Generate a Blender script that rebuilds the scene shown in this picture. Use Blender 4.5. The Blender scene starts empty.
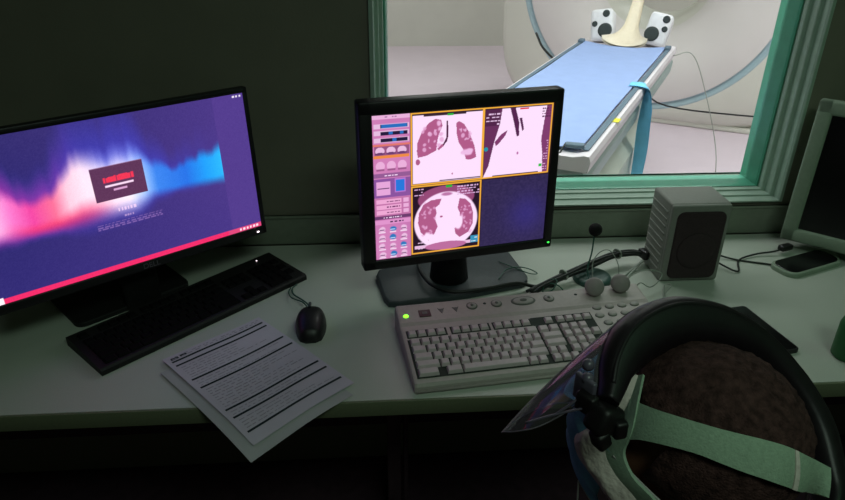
import bpy, bmesh, math, random
import numpy as np
from mathutils import Vector, Matrix, noise
random.seed(7)
R = math.radians
FLOOR = -0.74            # desk top is z = 0 while building; everything is lifted at the end
WALL = 1.561
sc = bpy.context.scene
COL = sc.collection

# ------------------------------------------------------------------ materials
def s2l(c):
    c = np.asarray(c, float)/255.0
    return np.where(c <= .04045, c/12.92, ((c+.055)/1.055)**2.4)

def mat(name, rgb, rough=.5, metal=0., var=.12, scale=60., bump=0., bscale=300., spec=.5, emit=0.):
    m = bpy.data.materials.new(name); m.use_nodes = True
    nt = m.node_tree; b = nt.nodes['Principled BSDF']
    c = s2l(rgb)
    tc = nt.nodes.new('ShaderNodeTexCoord')
    n = nt.nodes.new('ShaderNodeTexNoise'); n.inputs['Scale'].default_value = scale; n.inputs['Detail'].default_value = 4
    nt.links.new(tc.outputs['Object'], n.inputs['Vector'])
    r = nt.nodes.new('ShaderNodeValToRGB')
    r.color_ramp.elements[0].position = .3; r.color_ramp.elements[1].position = .7
    r.color_ramp.elements[0].color = (*np.clip(c*(1-var), 0, 1), 1); r.color_ramp.elements[1].color = (*np.clip(c*(1+var), 0, 1), 1)
    nt.links.new(n.outputs['Fac'], r.inputs['Fac']); nt.links.new(r.outputs['Color'], b.inputs['Base Color'])
    b.inputs['Roughness'].default_value = rough; b.inputs['Metallic'].default_value = metal
    b.inputs['Specular IOR Level'].default_value = spec
    if bump:
        n2 = nt.nodes.new('ShaderNodeTexNoise'); n2.inputs['Scale'].default_value = bscale; n2.inputs['Detail'].default_value = 3
        nt.links.new(tc.outputs['Object'], n2.inputs['Vector'])
        bp = nt.nodes.new('ShaderNodeBump'); bp.inputs['Strength'].default_value = bump; bp.inputs['Distance'].default_value = .002
        nt.links.new(n2.outputs['Fac'], bp.inputs['Height']); nt.links.new(bp.outputs['Normal'], b.inputs['Normal'])
    if emit:
        b.inputs['Emission Color'].default_value = (*c, 1); b.inputs['Emission Strength'].default_value = emit
    return m

def screen_mat(name, strength):
    m = bpy.data.materials.new(name); m.use_nodes = True
    nt = m.node_tree; b = nt.nodes['Principled BSDF']
    a = nt.nodes.new('ShaderNodeAttribute'); a.attribute_name = 'picture'
    b.inputs['Base Color'].default_value = (.01, .01, .012, 1); b.inputs['Roughness'].default_value = .35
    b.inputs['Specular IOR Level'].default_value = .2
    nt.links.new(a.outputs['Color'], b.inputs['Emission Color']); b.inputs['Emission Strength'].default_value = strength
    return m

def clear_mat(name, tint, gloss, rough, film=0.):
    m = bpy.data.materials.new(name); m.use_nodes = True
    nt = m.node_tree; nt.nodes.remove(nt.nodes['Principled BSDF'])
    out = nt.nodes['Material Output']
    t = nt.nodes.new('ShaderNodeBsdfTransparent'); t.inputs['Color'].default_value = (*tint, 1)
    g = nt.nodes.new('ShaderNodeBsdfGlossy'); g.inputs['Roughness'].default_value = rough
    f = nt.nodes.new('ShaderNodeFresnel'); f.inputs['IOR'].default_value = 1.45
    mu = nt.nodes.new('ShaderNodeMath'); mu.operation = 'MULTIPLY'; mu.inputs[1].default_value = gloss
    nt.links.new(f.outputs['Fac'], mu.inputs[0])
    mx = nt.nodes.new('ShaderNodeMixShader')
    nt.links.new(mu.outputs[0], mx.inputs['Fac']); nt.links.new(t.outputs[0], mx.inputs[1]); nt.links.new(g.outputs[0], mx.inputs[2])
    last = mx
    if film:
        d = nt.nodes.new('ShaderNodeBsdfDiffuse'); d.inputs['Color'].default_value = (.8, .78, .82, 1)
        last = nt.nodes.new('ShaderNodeMixShader'); last.inputs['Fac'].default_value = film
        nt.links.new(mx.outputs[0], last.inputs[1]); nt.links.new(d.outputs[0], last.inputs[2])
    nt.links.new(last.outputs[0], out.inputs['Surface'])
    return m

M = dict(
    wall=mat('painted wall', (120, 117, 104), .85, var=.06, scale=8, bump=.15, bscale=180),
    trunk=mat('grey green trunking', (128, 136, 122), .6, var=.05),
    desk=mat('speckled pale laminate', (188, 194, 184), .42, var=.07, scale=500, spec=.4),
    desk_edge=mat('desk edge band', (106, 112, 88), .6, var=.08, scale=300),
    dark_floor=mat('dark vinyl floor', (74, 52, 64), .7, var=.2, scale=30),
    dark_panel=mat('dark metal panel', (74, 52, 66), .6, var=.15, scale=20),
    post=mat('dark metal post', (96, 74, 84), .45, metal=.3, var=.1),
    ceiling=mat('ceiling paint', (120, 122, 116), .9, var=.05),
    frame=mat('window frame paint', (160, 182, 168), .45, var=.06, scale=40),
    jamb=mat('teal window jamb', (82, 160, 134), .35, var=.08, scale=40),
    glass=clear_mat('window glass', (.93, .985, .955), .55, .02),
    edge=mat('visor rim', (176, 168, 180), .3),
    visor=clear_mat('clear visor plastic', (.93, .93, .95), .9, .04, .10),
    ct_wall=mat('scanner room wall', (205, 205, 196), .8, var=.03, scale=4),
    ct_floor=mat('scanner room floor', (228, 212, 224), .38, var=.03, scale=6),
    gantry=mat('gantry shell', (214, 214, 204), .45, var=.02, scale=3),
    gantry_disc=mat('gantry front plate', (222, 218, 216), .45, var=.02, scale=3),
    groove=mat('blue grey groove', (166, 190, 198), .5, var=.05),
    table_white=mat('table shell white', (222, 216, 222), .4, var=.03, scale=6),
    table_grey=mat('table side grey green', (150, 172, 170), .4, var=.06, scale=6),
    table_base=mat('table base shell', (186, 194, 184), .45, var=.05, scale=5),
    sheet=mat('pale blue sheet', (146, 168, 214), .8, var=.04, scale=14, bump=.3, bscale=14),
    sheet_edge=mat('slate edge strip', (92, 112, 128), .6, var=.08),
    strap_blue=mat('cyan strap', (122, 204, 242), .65, var=.08, scale=30),
    foam=mat('white foam', (222, 222, 226), .8, var=.04),
    hole=mat('dark foam hole', (52, 60, 60), .9),
    cream=mat('cream headrest', (230, 220, 200), .6, var=.04),
    yellow=mat('yellow sticker', (225, 220, 60), .6),
    black=mat('black plastic', (24, 22, 25), .45, var=.15, scale=200),
    black_matte=mat('matte black plastic', (13, 11, 13), .65, var=.2, scale=150, bump=.2),
    keycap_black=mat('black keycap', (12, 10, 12), .8, var=.1, spec=.12),
    basegrey=mat('dark grey stand plastic', (54, 62, 66), .5, var=.1, scale=120, bump=.15),
    beige=mat('beige keyboard plastic', (178, 170, 166), .5, var=.05, scale=120, bump=.1),
    keycap=mat('pale keycap', (196, 184, 186), .5, var=.05, scale=90),
    bed=mat('dark key bed', (42, 52, 46), .8),
    button=mat('grey button', (158, 156, 150), .45, var=.06),
    button_ring=mat('button rim', (92, 96, 90), .5),
    maroon=mat('maroon key tile', (74, 44, 46), .5),
    led_green=mat('green led', (120, 255, 40), .4, emit=3.),
    led_green2=mat('monitor green led', (60, 240, 80), .4, emit=1.6),
    led_white=mat('white led', (255, 235, 245), .4, emit=2.),
    speaker=mat('grey speaker plastic', (134, 136, 130), .6, var=.05, scale=150, bump=.1),
    grille=mat('dark speaker cloth', (58, 44, 48), .9, var=.25, scale=400, bump=.5, bscale=900),
    pale_monitor=mat('beige monitor bezel', (138, 154, 136), .55, var=.05, scale=90),
    dead_screen=mat('switched off screen', (16, 14, 17), .22, var=.05, spec=.6),
    paper=mat('printed paper', (198, 190, 204), .8, var=.03, scale=25),
    paper2=mat('second paper', (176, 176, 178), .8, var=.03, scale=25),
    ink=mat('black ink', (24, 40, 44), .8),
    ink_grey=mat('grey print', (166, 158, 174), .85),
    cable=mat('black cable', (26, 30, 29), .5),
    cable_green=mat('dark green cable', (34, 84, 70), .5),
    cable_grey=mat('pale grey cable', (150, 158, 148), .5),
    mic=mat('black foam', (12, 10, 11), .95, bump=.6, bscale=500),
    earpiece=mat('grey ear piece', (142, 136, 134), .55, var=.06, bump=.1),
    coaster=mat('dark teal disc', (52, 82, 76), .4, var=.1),
    green=mat('green bottle plastic', (34, 104, 52), .55, var=.1),
    pale_green=mat('pale green cap', (170, 200, 180), .4),
    guard=mat('black guard plastic', (25, 20, 24), .42, var=.2, scale=60, bump=.1, bscale=120, spec=.35),
    clip=mat('black clip', (16, 13, 15), .5),
    clip_grey=mat('smoky grey plastic', (88, 84, 98), .3, var=.15),
    harness=mat('pale green webbing', (150, 176, 152), .85, var=.10, scale=260, bump=.4, bscale=500),
    cloth=mat('pale quilted pad', (216, 206, 198), .95, var=.10, scale=80, bump=1., bscale=130),
    hair=mat('cropped dark brown hair', (66, 46, 44), .9, var=.55, scale=110, bump=1., bscale=420, spec=.15),
    skin=mat('brown skin', (118, 78, 60), .6, var=.12, scale=60),
    eye=mat('eye white', (210, 205, 200), .3),
    iris=mat('dark iris', (30, 18, 14), .3),
    lips=mat('lips', (112, 60, 54), .5),
    mask=mat('blue surgical mask', (116, 178, 200), .85, var=.08, scale=90, bump=.3),
    string=mat('white mask loop', (176, 176, 172), .8),
    shirt=mat('dark uniform', (30, 26, 34), .9, var=.15, scale=60, bump=.4),
    lamp=mat('lamp diffuser', (255, 255, 250), .5, emit=1.),
    clip_lamp=mat('green lamp diffuser', (120, 255, 150), .5, emit=.12),
)

# ------------------------------------------------------------------ mesh helpers
class MB:
    def __init__(s): s.bm = bmesh.new()
    def faces_since(s, n): s.bm.faces.ensure_lookup_table(); return s.bm.faces[n:]
    def setm(s, n, mi, smooth=False):
        for f in s.faces_since(n): f.material_index = mi; f.smooth = smooth
    def box(s, c, d, rot=None, mi=0, bev=0., seg=2):
        n = len(s.bm.faces)
        mtx = Matrix.Translation(c) @ (rot.to_4x4() if rot is not None else Matrix()) @ Matrix.Diagonal((*d, 1))
        b2 = bmesh.new(); bmesh.ops.create_cube(b2, size=1, matrix=Matrix.Diagonal((*d, 1)))
        if bev: bmesh.ops.bevel(b2, geom=b2.edges[:], offset=bev, segments=seg, affect='EDGES', profile=.5)
        bmesh.ops.transform(b2, matrix=Matrix.Translation(c) @ (rot.to_4x4() if rot is not None else Matrix()), verts=b2.verts)
        s.merge(b2); s.setm(n, mi, bool(bev)); return s
    def merge(s, b2):
        me = bpy.data.meshes.new('tmp'); b2.to_mesh(me); b2.free(); s.bm.from_mesh(me); bpy.data.meshes.remove(me)
    def grid(s, rows, mi=0, close_u=False, close_v=False, smooth=True):
        """rows: list of lists of points"""
        n = len(s.bm.faces)
        vs = [[s.bm.verts.new(p) for p in r] for r in rows]
        nu, nv = len(vs), len(vs[0])
        for i in range(nu if close_u else nu-1):
            for j in range(nv if close_v else nv-1):
                a, b, c, d = vs[i][j], vs[(i+1) % nu][j], vs[(i+1) % nu][(j+1) % nv], vs[i][(j+1) % nv]
                try: s.bm.faces.new((a, b, c, d))
                except ValueError: pass
        s.setm(n, mi, smooth); return vs
    def cap(s, ring, mi=0):
        try:
            f = s.bm.faces.new(ring); f.material_index = mi
        except ValueError: pass
    def tube(s, pts, r, mi=0, seg=10, flat=None):
        pts = [Vector(p) for p in pts]
        rr = r if isinstance(r, (list, tuple)) else [r]*len(pts)
        t0 = (pts[1]-pts[0]).normalized()
        nrm = t0.orthogonal().normalized(); rows = []
        for i, p in enumerate(pts):
            t = (pts[min(i+1, len(pts)-1)]-pts[max(i-1, 0)]).normalized()
            nrm = (nrm - t*nrm.dot(t)).normalized(); b = t.cross(nrm)
            rows.append([p + rr[i]*(math.cos(a)*nrm+math.sin(a)*b) for a in [2*math.pi*k/seg for k in range(seg)]])
        vs = s.grid(rows, mi, close_v=True); s.cap(vs[0][::-1], mi); s.cap(vs[-1], mi); return s
    def lathe(s, prof, c, ax=(0, 0, 1), seg=28, mi=0):
        """prof: (radius, height) list along axis ax from c"""
        ax = Vector(ax).normalized(); u = ax.orthogonal().normalized(); v = ax.cross(u); c = Vector(c)
        rows = [[c+ax*h+r*(math.cos(a)*u+math.sin(a)*v) for a in [2*math.pi*k/seg for k in range(seg)]] for r, h in prof]
        vs = s.grid(rows, mi, close_v=True)
        if prof[0][0] > 1e-5: s.cap(vs[0][::-1], mi)
        if prof[-1][0] > 1e-5: s.cap(vs[-1], mi)
        return s
    def ell(s, c, rad, rot=None, mi=0, seg=24, rings=16):
        n = len(s.bm.faces)
        mtx = Matrix.Translation(c) @ (rot.to_4x4() if rot is not None else Matrix()) @ Matrix.Diagonal((*rad, 1))
        bmesh.ops.create_uvsphere(s.bm, u_segments=seg, v_segments=rings, radius=1, matrix=mtx)
        s.setm(n, mi, True); return s
    def prism(s, poly, z0, z1, bev=0., mi=0):
        n = len(s.bm.faces)
        b2 = bmesh.new()
        lo = [b2.verts.new((x, y, z0)) for x, y in poly]; hi = [b2.verts.new((x, y, z1)) for x, y in poly]
        b2.faces.new(lo[::-1]); top = b2.faces.new(hi)
        for i in range(len(poly)):
            j = (i+1) % len(poly); b2.faces.new((lo[i], lo[j], hi[j], hi[i]))
        b2.normal_update()
        if bev: bmesh.ops.bevel(b2, geom=list(top.edges), offset=bev, segments=2, affect='EDGES', profile=.5)
        s.merge(b2); s.setm(n, mi); return s
    def xf(s, mtx): bmesh.ops.transform(s.bm, matrix=mtx, verts=s.bm.verts); return s

def children(o): return [c for c in bpy.data.objects if c.parent == o]
def root_of(o):
    while o.parent: o = o.parent
    return o
def obj(name, mb, mats, parent=None, base=None, smooth_angle=None):
    bm = mb.bm if isinstance(mb, MB) else mb
    bmesh.ops.recalc_face_normals(bm, faces=bm.faces)
    me = bpy.data.meshes.new(name)
    if parent is not None: base = Vector(root_base[root_of(parent).name])
    elif base is None:
        co = [v.co for v in bm.verts]
        base = Vector(((min(v.x for v in co)+max(v.x for v in co))/2, (min(v.y for v in co)+max(v.y for v in co))/2, min(v.z for v in co)))
    base = Vector(base)
    bmesh.ops.translate(bm, vec=-base, verts=bm.verts)
    bm.to_mesh(me); bm.free()
    for m in (mats if isinstance(mats, (list, tuple)) else [mats]): me.materials.append(m)
    o = bpy.data.objects.new(name, me); COL.objects.link(o)
    if parent is not None: o.parent = parent
    else: o.location = base; root_base[o.name] = tuple(base)
    return o
root_base = {}
def tag(o, label, cat, group=None):
    o['label'] = label; o['category'] = cat
    if group: o['group'] = group
    return o
def thing(name, loc, label, cat, group=None):
    o = bpy.data.objects.new(name, None); COL.objects.link(o); o.location = loc; o.empty_display_size = .05
    root_base[o.name] = tuple(loc); return tag(o, label, cat, group)
def struct(o): o['kind'] = 'structure'; return o

def smooth(pts, n=6):
    P = [Vector(p) for p in pts]; P = [2*P[0]-P[1]]+P+[2*P[-1]-P[-2]]; out = []
    for i in range(1, len(P)-2):
        for k in range(n):
            t = k/n; a, b, c, d = P[i-1:i+3]
            out.append(.5*((2*b)+(c-a)*t+(2*a-5*b+4*c-d)*t*t+(3*b-a-3*c+d)*t**3))
    return out+[P[-2]]
def rz(a): return Matrix.Rotation(R(a), 3, 'Z')
def rounded(w, h, r, n=5, cx=0, cy=0):
    out = []
    for sx, sy, a0 in ((1, -1, -90), (1, 1, 0), (-1, 1, 90), (-1, -1, 180)):
        for k in range(n+1):
            a = R(a0+90*k/n); out.append((cx+sx*(w/2-r)+r*math.cos(a), cy+sy*(h/2-r)+r*math.sin(a)))
    return out

# ------------------------------------------------------------------ operator room shell
X0, X1, YB, ZC = -1.9, 2.7, -2.2, 1.96
WX0, WX1, WZ0, WZ1 = 0.0, 1.052, .094, 1.15
w = MB(); yc, yt = WALL+.1, .2
w.box(((X0+WX0)/2, yc, (FLOOR+ZC)/2), (WX0-X0, yt, ZC-FLOOR))
w.box(((X1+WX1)/2, yc, (FLOOR+ZC)/2), (X1-WX1, yt, ZC-FLOOR))
w.box(((WX0+WX1)/2, yc, (FLOOR+WZ0)/2), (WX1-WX0, yt, WZ0-FLOOR))
w.box(((WX0+WX1)/2, yc, (ZC+WZ1)/2), (WX1-WX0, yt, ZC-WZ1))
struct(obj('wall_front', w, M['wall']))
struct(obj('wall_left', MB().box((X0-.05, (YB+WALL)/2, (FLOOR+ZC)/2), (.1, WALL-YB, ZC-FLOOR)), M['wall']))
struct(obj('wall_right', MB().box((X1+.05, (YB+WALL)/2, (FLOOR+ZC)/2), (.1, WALL-YB, ZC-FLOOR)), M['wall']))
struct(obj('wall_back', MB().box(((X0+X1)/2, YB-.05, (FLOOR+ZC)/2), (X1-X0+.2, .1, ZC-FLOOR)), M['wall']))
struct(obj('ceiling', MB().box(((X0+X1)/2, (YB+WALL)/2, ZC+.05), (X1-X0+.2, WALL-YB+.2, .1)), M['ceiling']))
struct(obj('floor', MB().box(((X0+X1)/2, (YB+WALL)/2, FLOOR-.05), (X1-X0+.2, WALL-YB+.2, .1)), M['dark_floor']))
tr = MB().box(((X0+X1)/2, WALL-.004, .0405), (X1-X0, .008, .079), bev=.0015)
tr.box(((X0+X1)/2, WALL-.0055, .0765), (X1-X0, .011, .007), bev=.0015)
struct(obj('trim_1', tr, M['trunk']))

# window: stepped frame swept round the opening, teal jamb, glass
win = MB()
def sweep(prof, mi):
    rows = []
    for wd, y in prof:
        rows.append([(WX0+wd, y, WZ0+wd*.5), (WX1-wd, y, WZ0+wd*.5), (WX1-wd, y, WZ1-wd), (WX0+wd, y, WZ1-wd)])
    win.grid(rows, mi, close_v=True, smooth=False)
sweep([(-.006, WALL), (-.006, 1.552), (.003, 1.550), (.006, 1.556), (.006, 1.574), (.0085, 1.577), (.015, 1.577), (.0165, 1.580), (.0165, 1.600), (.019, 1.603), (.0255, 1.603), (.027, 1.606), (.027, 1.622)], 0)
sweep([(.027, 1.622), (.031, 1.620), (.034, 1.626), (.038, 1.664), (.038, 1.700), (.0, 1.705), (.0, 1.762)], 1)
wo = struct(obj('window_1', win, [M['frame'], M['jamb']]))
gp = MB().box(((WX0+WX1)/2, 1.668, (WZ0+WZ1)/2), (WX1-WX0-.07, .008, WZ1-WZ0-.06))
struct(obj('glass_pane', gp, M['glass'], wo))

# ------------------------------------------------------------------ scanner room shell
CX0, CX1, CY0, CY1 = -2.6, 5.2, WALL+.2, 8.17
CZ = 1.96
struct(obj('floor_1', MB().box(((CX0+CX1)/2, (CY0+CY1)/2, FLOOR-.05), (CX1-CX0, CY1-CY0, .1)), M['ct_floor']))
struct(obj('ceiling_1', MB().box(((CX0+CX1)/2, (CY0+CY1)/2, CZ+.05), (CX1-CX0, CY1-CY0, .1)), M['ct_wall']))
struct(obj('wall_far', MB().box(((CX0+CX1)/2, CY1+.05, (FLOOR+CZ)/2), (CX1-CX0, .1, CZ-FLOOR)), M['ct_wall']))
struct(obj('wall_far_left', MB().box((CX0-.05, (CY0+CY1)/2, (FLOOR+CZ)/2), (.1, CY1-CY0, CZ-FLOOR)), M['ct_wall']))
struct(obj('wall_far_right', MB().box((CX1+.05, (CY0+CY1)/2, (FLOOR+CZ)/2), (.1, CY1-CY0, CZ-FLOOR)), M['ct_wall']))
nw = MB()
nw.box(((CX0+X0-.1)/2, CY0-.06, (FLOOR+CZ)/2), (X0-.1-CX0, .1, CZ-FLOOR)); nw.box(((CX1+X1+.1)/2, CY0-.06, (FLOOR+CZ)/2), (CX1-X1-.1, .1, CZ-FLOOR))
struct(obj('wall_near', nw, M['ct_wall']))

# ------------------------------------------------------------------ CT gantry
gx = Vector((.866, -.5, 0)); gn = Vector((-.5, -.866, 0)); GC = Vector((2.03, 5.05, .335)); UZ = Vector((0, 0, 1))
gr = thing('ct_scanner', (GC.x-gn.x*.4, GC.y-gn.y*.4, FLOOR), 'large white ring-shaped CT scanner beyond the window glass', 'scanner')
def gp_(a, r, off): return GC+gx*(r*math.cos(a))+UZ*(r*math.sin(a))+gn*off
NS = 96
AN = [2*math.pi*k/NS for k in range(NS)]
def sq(a, hw=1.14, zt=1.05, zb=-1.07):
    c_, s_ = math.cos(a), math.sin(a); e = 5.
    hz = zt if s_ > 0 else -zb
    k = (abs(c_/hw)**e+abs(s_/hz)**e)**(-1/e)
    return k
g = MB()
prof = [lambda a: (.975, 0.), lambda a: (max(.98, sq(a)-.06), 0.), lambda a: (max(.985, sq(a)), -.06), lambda a: (max(.985, sq(a)), -.75), lambda a: (max(.98, sq(a))-.08, -.85), lambda a: (.36, -.85)]
g.grid([[gp_(a, *f(a)) for a in AN] for f in prof], 0, close_v=True)
obj('gantry_housing', g, M['gantry'], gr)
g = MB()
g.grid([[gp_(a, r, o) for a in AN] for r, o in ((.975, 0.), (.972, .004), (.955, .004), (.945, -.012), (.930, -.012), (.921, .012))], 0, close_v=True)
obj('ring_groove', g, M['groove'], gr)
g = MB()
g.grid([[gp_(a, r, o) for a in AN] for r, o in ((.921, .012), (.91, .02), (.75, .022), (.64, .01), (.56, -.03), (.47, -.09), (.43, -.13), (.41, -.17))], 0, close_v=True)
obj('front_plate', g, M['gantry_disc'], gr)
g = MB()
g.grid([[gp_(a, r, o) for a in AN] for r, o in ((.41, -.17), (.385, -.21), (.36, -.25), (.355, -.80), (.36, -.85))], 0, close_v=True)
obj('bore_liner', g, M['gantry'], gr)
g = MB()
g.box(GC+gn*(-.45)+UZ*(FLOOR-GC.z+.02), (2.2, .84, .04), rot=rz(-30), bev=.01)
obj('plinth', g, M['gantry'], gr)

# ------------------------------------------------------------------ patient table
tx = Vector((.868, -.497, 0)).normalized(); ty = Vector((.497, .868, 0)).normalized()   # ty runs towards the scanner
TH = Vector((1.40, 3.767, .08))                       # middle of the head end of the sheet
tb = thing('patient_table', (TH.x-ty.x*.9, TH.y-ty.y*.9, FLOOR), 'long white patient couch running into the ring-shaped scanner', 'scanner table')
def tp(a, b, z): return TH+tx*a+ty*b+UZ*(z-.08)
def tbl(prof, b0, b1, nb=14, droop=0.):
    m = MB(); rows = []
    for i in range(nb+1):
        b = b0+(b1-b0)*i/nb; rows.append([tp(a, b, z) for a, z in prof])
    vs = m.grid(rows, 0, close_v=True, smooth=False); m.cap(vs[0][::-1]); m.cap(vs[-1]); return m
L0, L1 = -1.93, .12
top = [(-.245, .075), (-.21, .066), (.21, .066), (.245, .075), (.262, .074), (.268, .055), (.262, .02), (-.262, .02), (-.268, .055), (-.262, .074)]
obj('table_top', tbl(top, L0, L1), M['table_white'], tb)
mid = [(-.235, .02), (.235, .02), (.255, -.02), (.25, -.075), (.21, -.12), (-.21, -.12), (-.25, -.075), (-.255, -.02)]
obj('side_rail', tbl(mid, L0+.03, L1+.05), M['table_grey'], tb)
low = [(-.20, -.12), (.20, -.12), (.26, -.20), (.27, -.42), (.25, FLOOR), (-.25, FLOOR), (-.27, -.42), (-.26, -.20)]
obj('pedestal', tbl(low, L0+.1, -.62), M['table_base'], tb)
sm = MB()
sm.box(tp(.238, -.95, .079), (.02, 1.86, .004), rot=rz(-29.8)); sm.box(tp(-.238, -.95, .079), (.02, 1.86, .004), rot=rz(-29.8))
obj('edge_strip', sm, M['sheet_edge'], tb)
st = MB(); st.box(tp(.256, -1.49, .0765), (.028, .05, .002), rot=rz(-29.8)); obj('sticker', st, M['yellow'], tb)
for a_, b_, dd_, an_ in ((.235, -.02, (.03, .06, .02), -29.8), (-.235, -.02, (.03, .06, .02), -29.8), (.20, -1.87, (.06, .03, .014), -20)):
    obj('clamp', MB().box(tp(a_, b_, .086), dd_, rot=rz(an_), bev=.004), M['sheet_edge'], tb)
# blue sheet: sags in the middle, dished at the head end
sh = MB(); rows = []
for layer, off in ((0, .004), (1, 0.)):
    rows = []
    for i in range(25):
        row = []
        for j in range(17):
            a = -.22+.44*j/16; b = -1.88+(1.90-.05*math.cos(a/.22*math.pi/2))*i/24
            z = .0785-.008*math.cos(a/.22*math.pi/2)+.0018*math.sin(9*b+5*a)
            row.append(tp(a, b, z+off))
        rows.append(row)
    sh.grid(rows)
tag(obj('couch_sheet', sh, M['sheet']), 'pale blue sheet spread along the white patient couch', 'sheet')
# head holder: cream cradle between two white foam blocks with dark holes
hh = thing('head_holder', tp(0, .12, .076), 'cream head cradle between two holed white blocks at couch end', 'head rest')
c_ = MB(); rows = []
for i in range(13):
    b = -.03+.36*i/12
    wv = .125-.085*min(1, i/6)**.7 if i < 7 else .04-.002*(i-6)
    zb = .078+.23*max(0, (i-3)/9)**1.6
    rows.append([tp(wv*math.sin(R(t)), b, zb+.05*(1-math.cos(R(t)))) for t in range(-90, 91, 15)])
rows2 = [[p+UZ*-.012 for p in r] for r in rows]
c_.grid(rows); c_.grid(rows2)
obj('cradle', c_, M['cream'], hh)
for sgn in (-1, 1):
    m = MB(); ctr = tp(.152*sgn, .13, .150)
    rot = rz(-29.8) @ Matrix.Rotation(R(10*sgn), 3, 'Y') @ Matrix.Rotation(R(-20), 3, 'X')
    m.box(ctr, (.125, .12, .175), rot=rot, bev=.022, seg=3)
    f = obj('foam_block', m, M['foam'], hh)
    for du, dv, rr in ((.028, .056, .020), (-.022*sgn, -.036, .040), (.036*sgn, .004, .016)):
        pc = ctr+rot@Vector((du, -.0605, dv)); obj('hole', MB().lathe([(rr, 0), (rr, .002), (rr*.6, .0025), (0, .0025)], pc, rot@Vector((0, -1, 0)), seg=18), M['hole'], f)
    obj('hole', MB().lathe([(.026, 0), (.026, .002), (0, .0025)], ctr+rot@Vector((-.0555*sgn, -.02, -.05)), rot@Vector((-sgn, 0, 0)), seg=18), M['hole'], f)
# blue strap hanging over the couch side
sp = MB(); path = [tp(.20, -.93, .083), tp(.245, -.93, .084), tp(.272, -.93, .07), tp(.275, -.93, .0), tp(.277, -.94, -.10), tp(.283, -.96, -.20), tp(.287, -1.00, -.30), tp(.288, -1.03, -.37)]
path = smooth(path, 5); rows = []
for k, p in enumerate(path):
    wd = .036+.004*math.sin(k*.35); tw = min(1, max(0, (k-6)/10))*.8; dv = (ty*(1-.4*tw)-tx*tw).normalized(); off = tx*(.012*tw); rows.append([p+off-dv*wd, p+off-dv*wd*.3+tx*.003, p+off+dv*wd*.3, p+off+dv*wd])
sp.grid(rows); sp.grid([[q+tx*.004+UZ*.003 for q in r] for r in rows])
tag(obj('restraint_strap', sp, M['strap_blue']), 'bright blue strap hanging over the near side of the couch', 'strap')
# cables in the scanner room
def cable(name, pts, r, m, label, cat='cable', n=6, group=None):
    return tag(obj(name, MB().tube(smooth(pts, n), r, seg=8), m), label, cat, group)
cable('floor_cable', [(1.75, 4.35, -.16), (2.05, 4.70, -.50), (2.55, 4.45, -.53), (2.95, 4.15, -.47), (3.3, 3.9, -.40)], .006, M['cable'], 'black cable slung low in front of the scanner, right of the couch')
cable('wire', [tp(.27, -.02, .05), tp(.36, .02, .06), tp(.45, .02, -.1), tp(.58, .02, -.45), tp(.62, .0, FLOOR+.004)], .0025, M['cable_grey'], 'thin wire dropping from the head end of the couch to floor', 'wire')
cable('couch_cable', [tp(-.30, .62, -.10), tp(-.45, .50, -.16), tp(-.62, .60, -.10), tp(-.72, .72, -.02)], .008, M['cable'], 'short dark cable left of the couch beside the scanner ring')
tag(obj('couch_end_cable', MB().tube(smooth([tp(.17, -1.87, .09), tp(.14, -1.96, .03), tp(.02, -2.0, -.01), tp(-.1, -1.97, .0)], 5), .003, seg=8), M['cable']), 'thin dark cord looping off the near end of the couch', 'cord')

# ------------------------------------------------------------------ desk
dk = thing('desk', (.35, 1.247, FLOOR), 'long pale laminate desk under the window with everything on it', 'desk')
dx0, dx1, dy0 = -1.85, 2.6, .933
obj('desk_top', MB().box(((dx0+dx1)/2, (dy0+.003+WALL-.012)/2, -.016), (dx1-dx0, WALL-.015-dy0, .032)), M['desk'], dk)
obj('edge_band', MB().box(((dx0+dx1)/2, dy0+.0005, -.0165), (dx1-dx0, .005, .032), bev=.001), M['desk_edge'], dk)
for px_, py_ in ((.030, 1.30), (-1.55, 1.30), (1.62, 1.30)):
    m = MB().box((px_, py_, (FLOOR-.033)/2), (.034, .05, -FLOOR-.033), bev=.003); m.box((px_+.030, py_+.004, (FLOOR-.033)/2), (.012, .03, -FLOOR-.033), bev=.002)
    obj('leg', m, M['post'], dk)
obj('back_panel', MB().box(((dx0+dx1)/2, 1.50, -.30), (dx1-dx0, .018, .50)), M['dark_panel'], dk)

# ------------------------------------------------------------------ pictures on the screens
def canvas(w, h, rgb):
    a = np.empty((h, w, 3)); a[:] = rgb; return a
def uvgrid(w, h):
    u, v = np.meshgrid((np.arange(w)+.5)/w, (np.arange(h)+.5)/h); return u, v
def mixin(a, m, rgb): m = np.clip(m, 0, 1)[..., None]; a[:] = a*(1-m)+np.asarray(rgb, float)*m
def soft(d, e): return np.clip(.5-d/e, 0, 1)
def vnoise(w, h, s, seed=0):
    rg = np.random.RandomState(seed); gh, gw = int(h/s)+3, int(w/s)+3; g_ = rg.rand(gh, gw)
    yy, xx = np.mgrid[0:h, 0:w]/s; yi, xi = yy.astype(int), xx.astype(int); fy, fx = yy-yi, xx-xi
    fy, fx = fy*fy*(3-2*fy), fx*fx*(3-2*fx)
    return (g_[yi, xi]*(1-fy)*(1-fx)+g_[yi+1, xi]*fy*(1-fx)+g_[yi, xi+1]*(1-fy)*fx+g_[yi+1, xi+1]*fy*fx)
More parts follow.
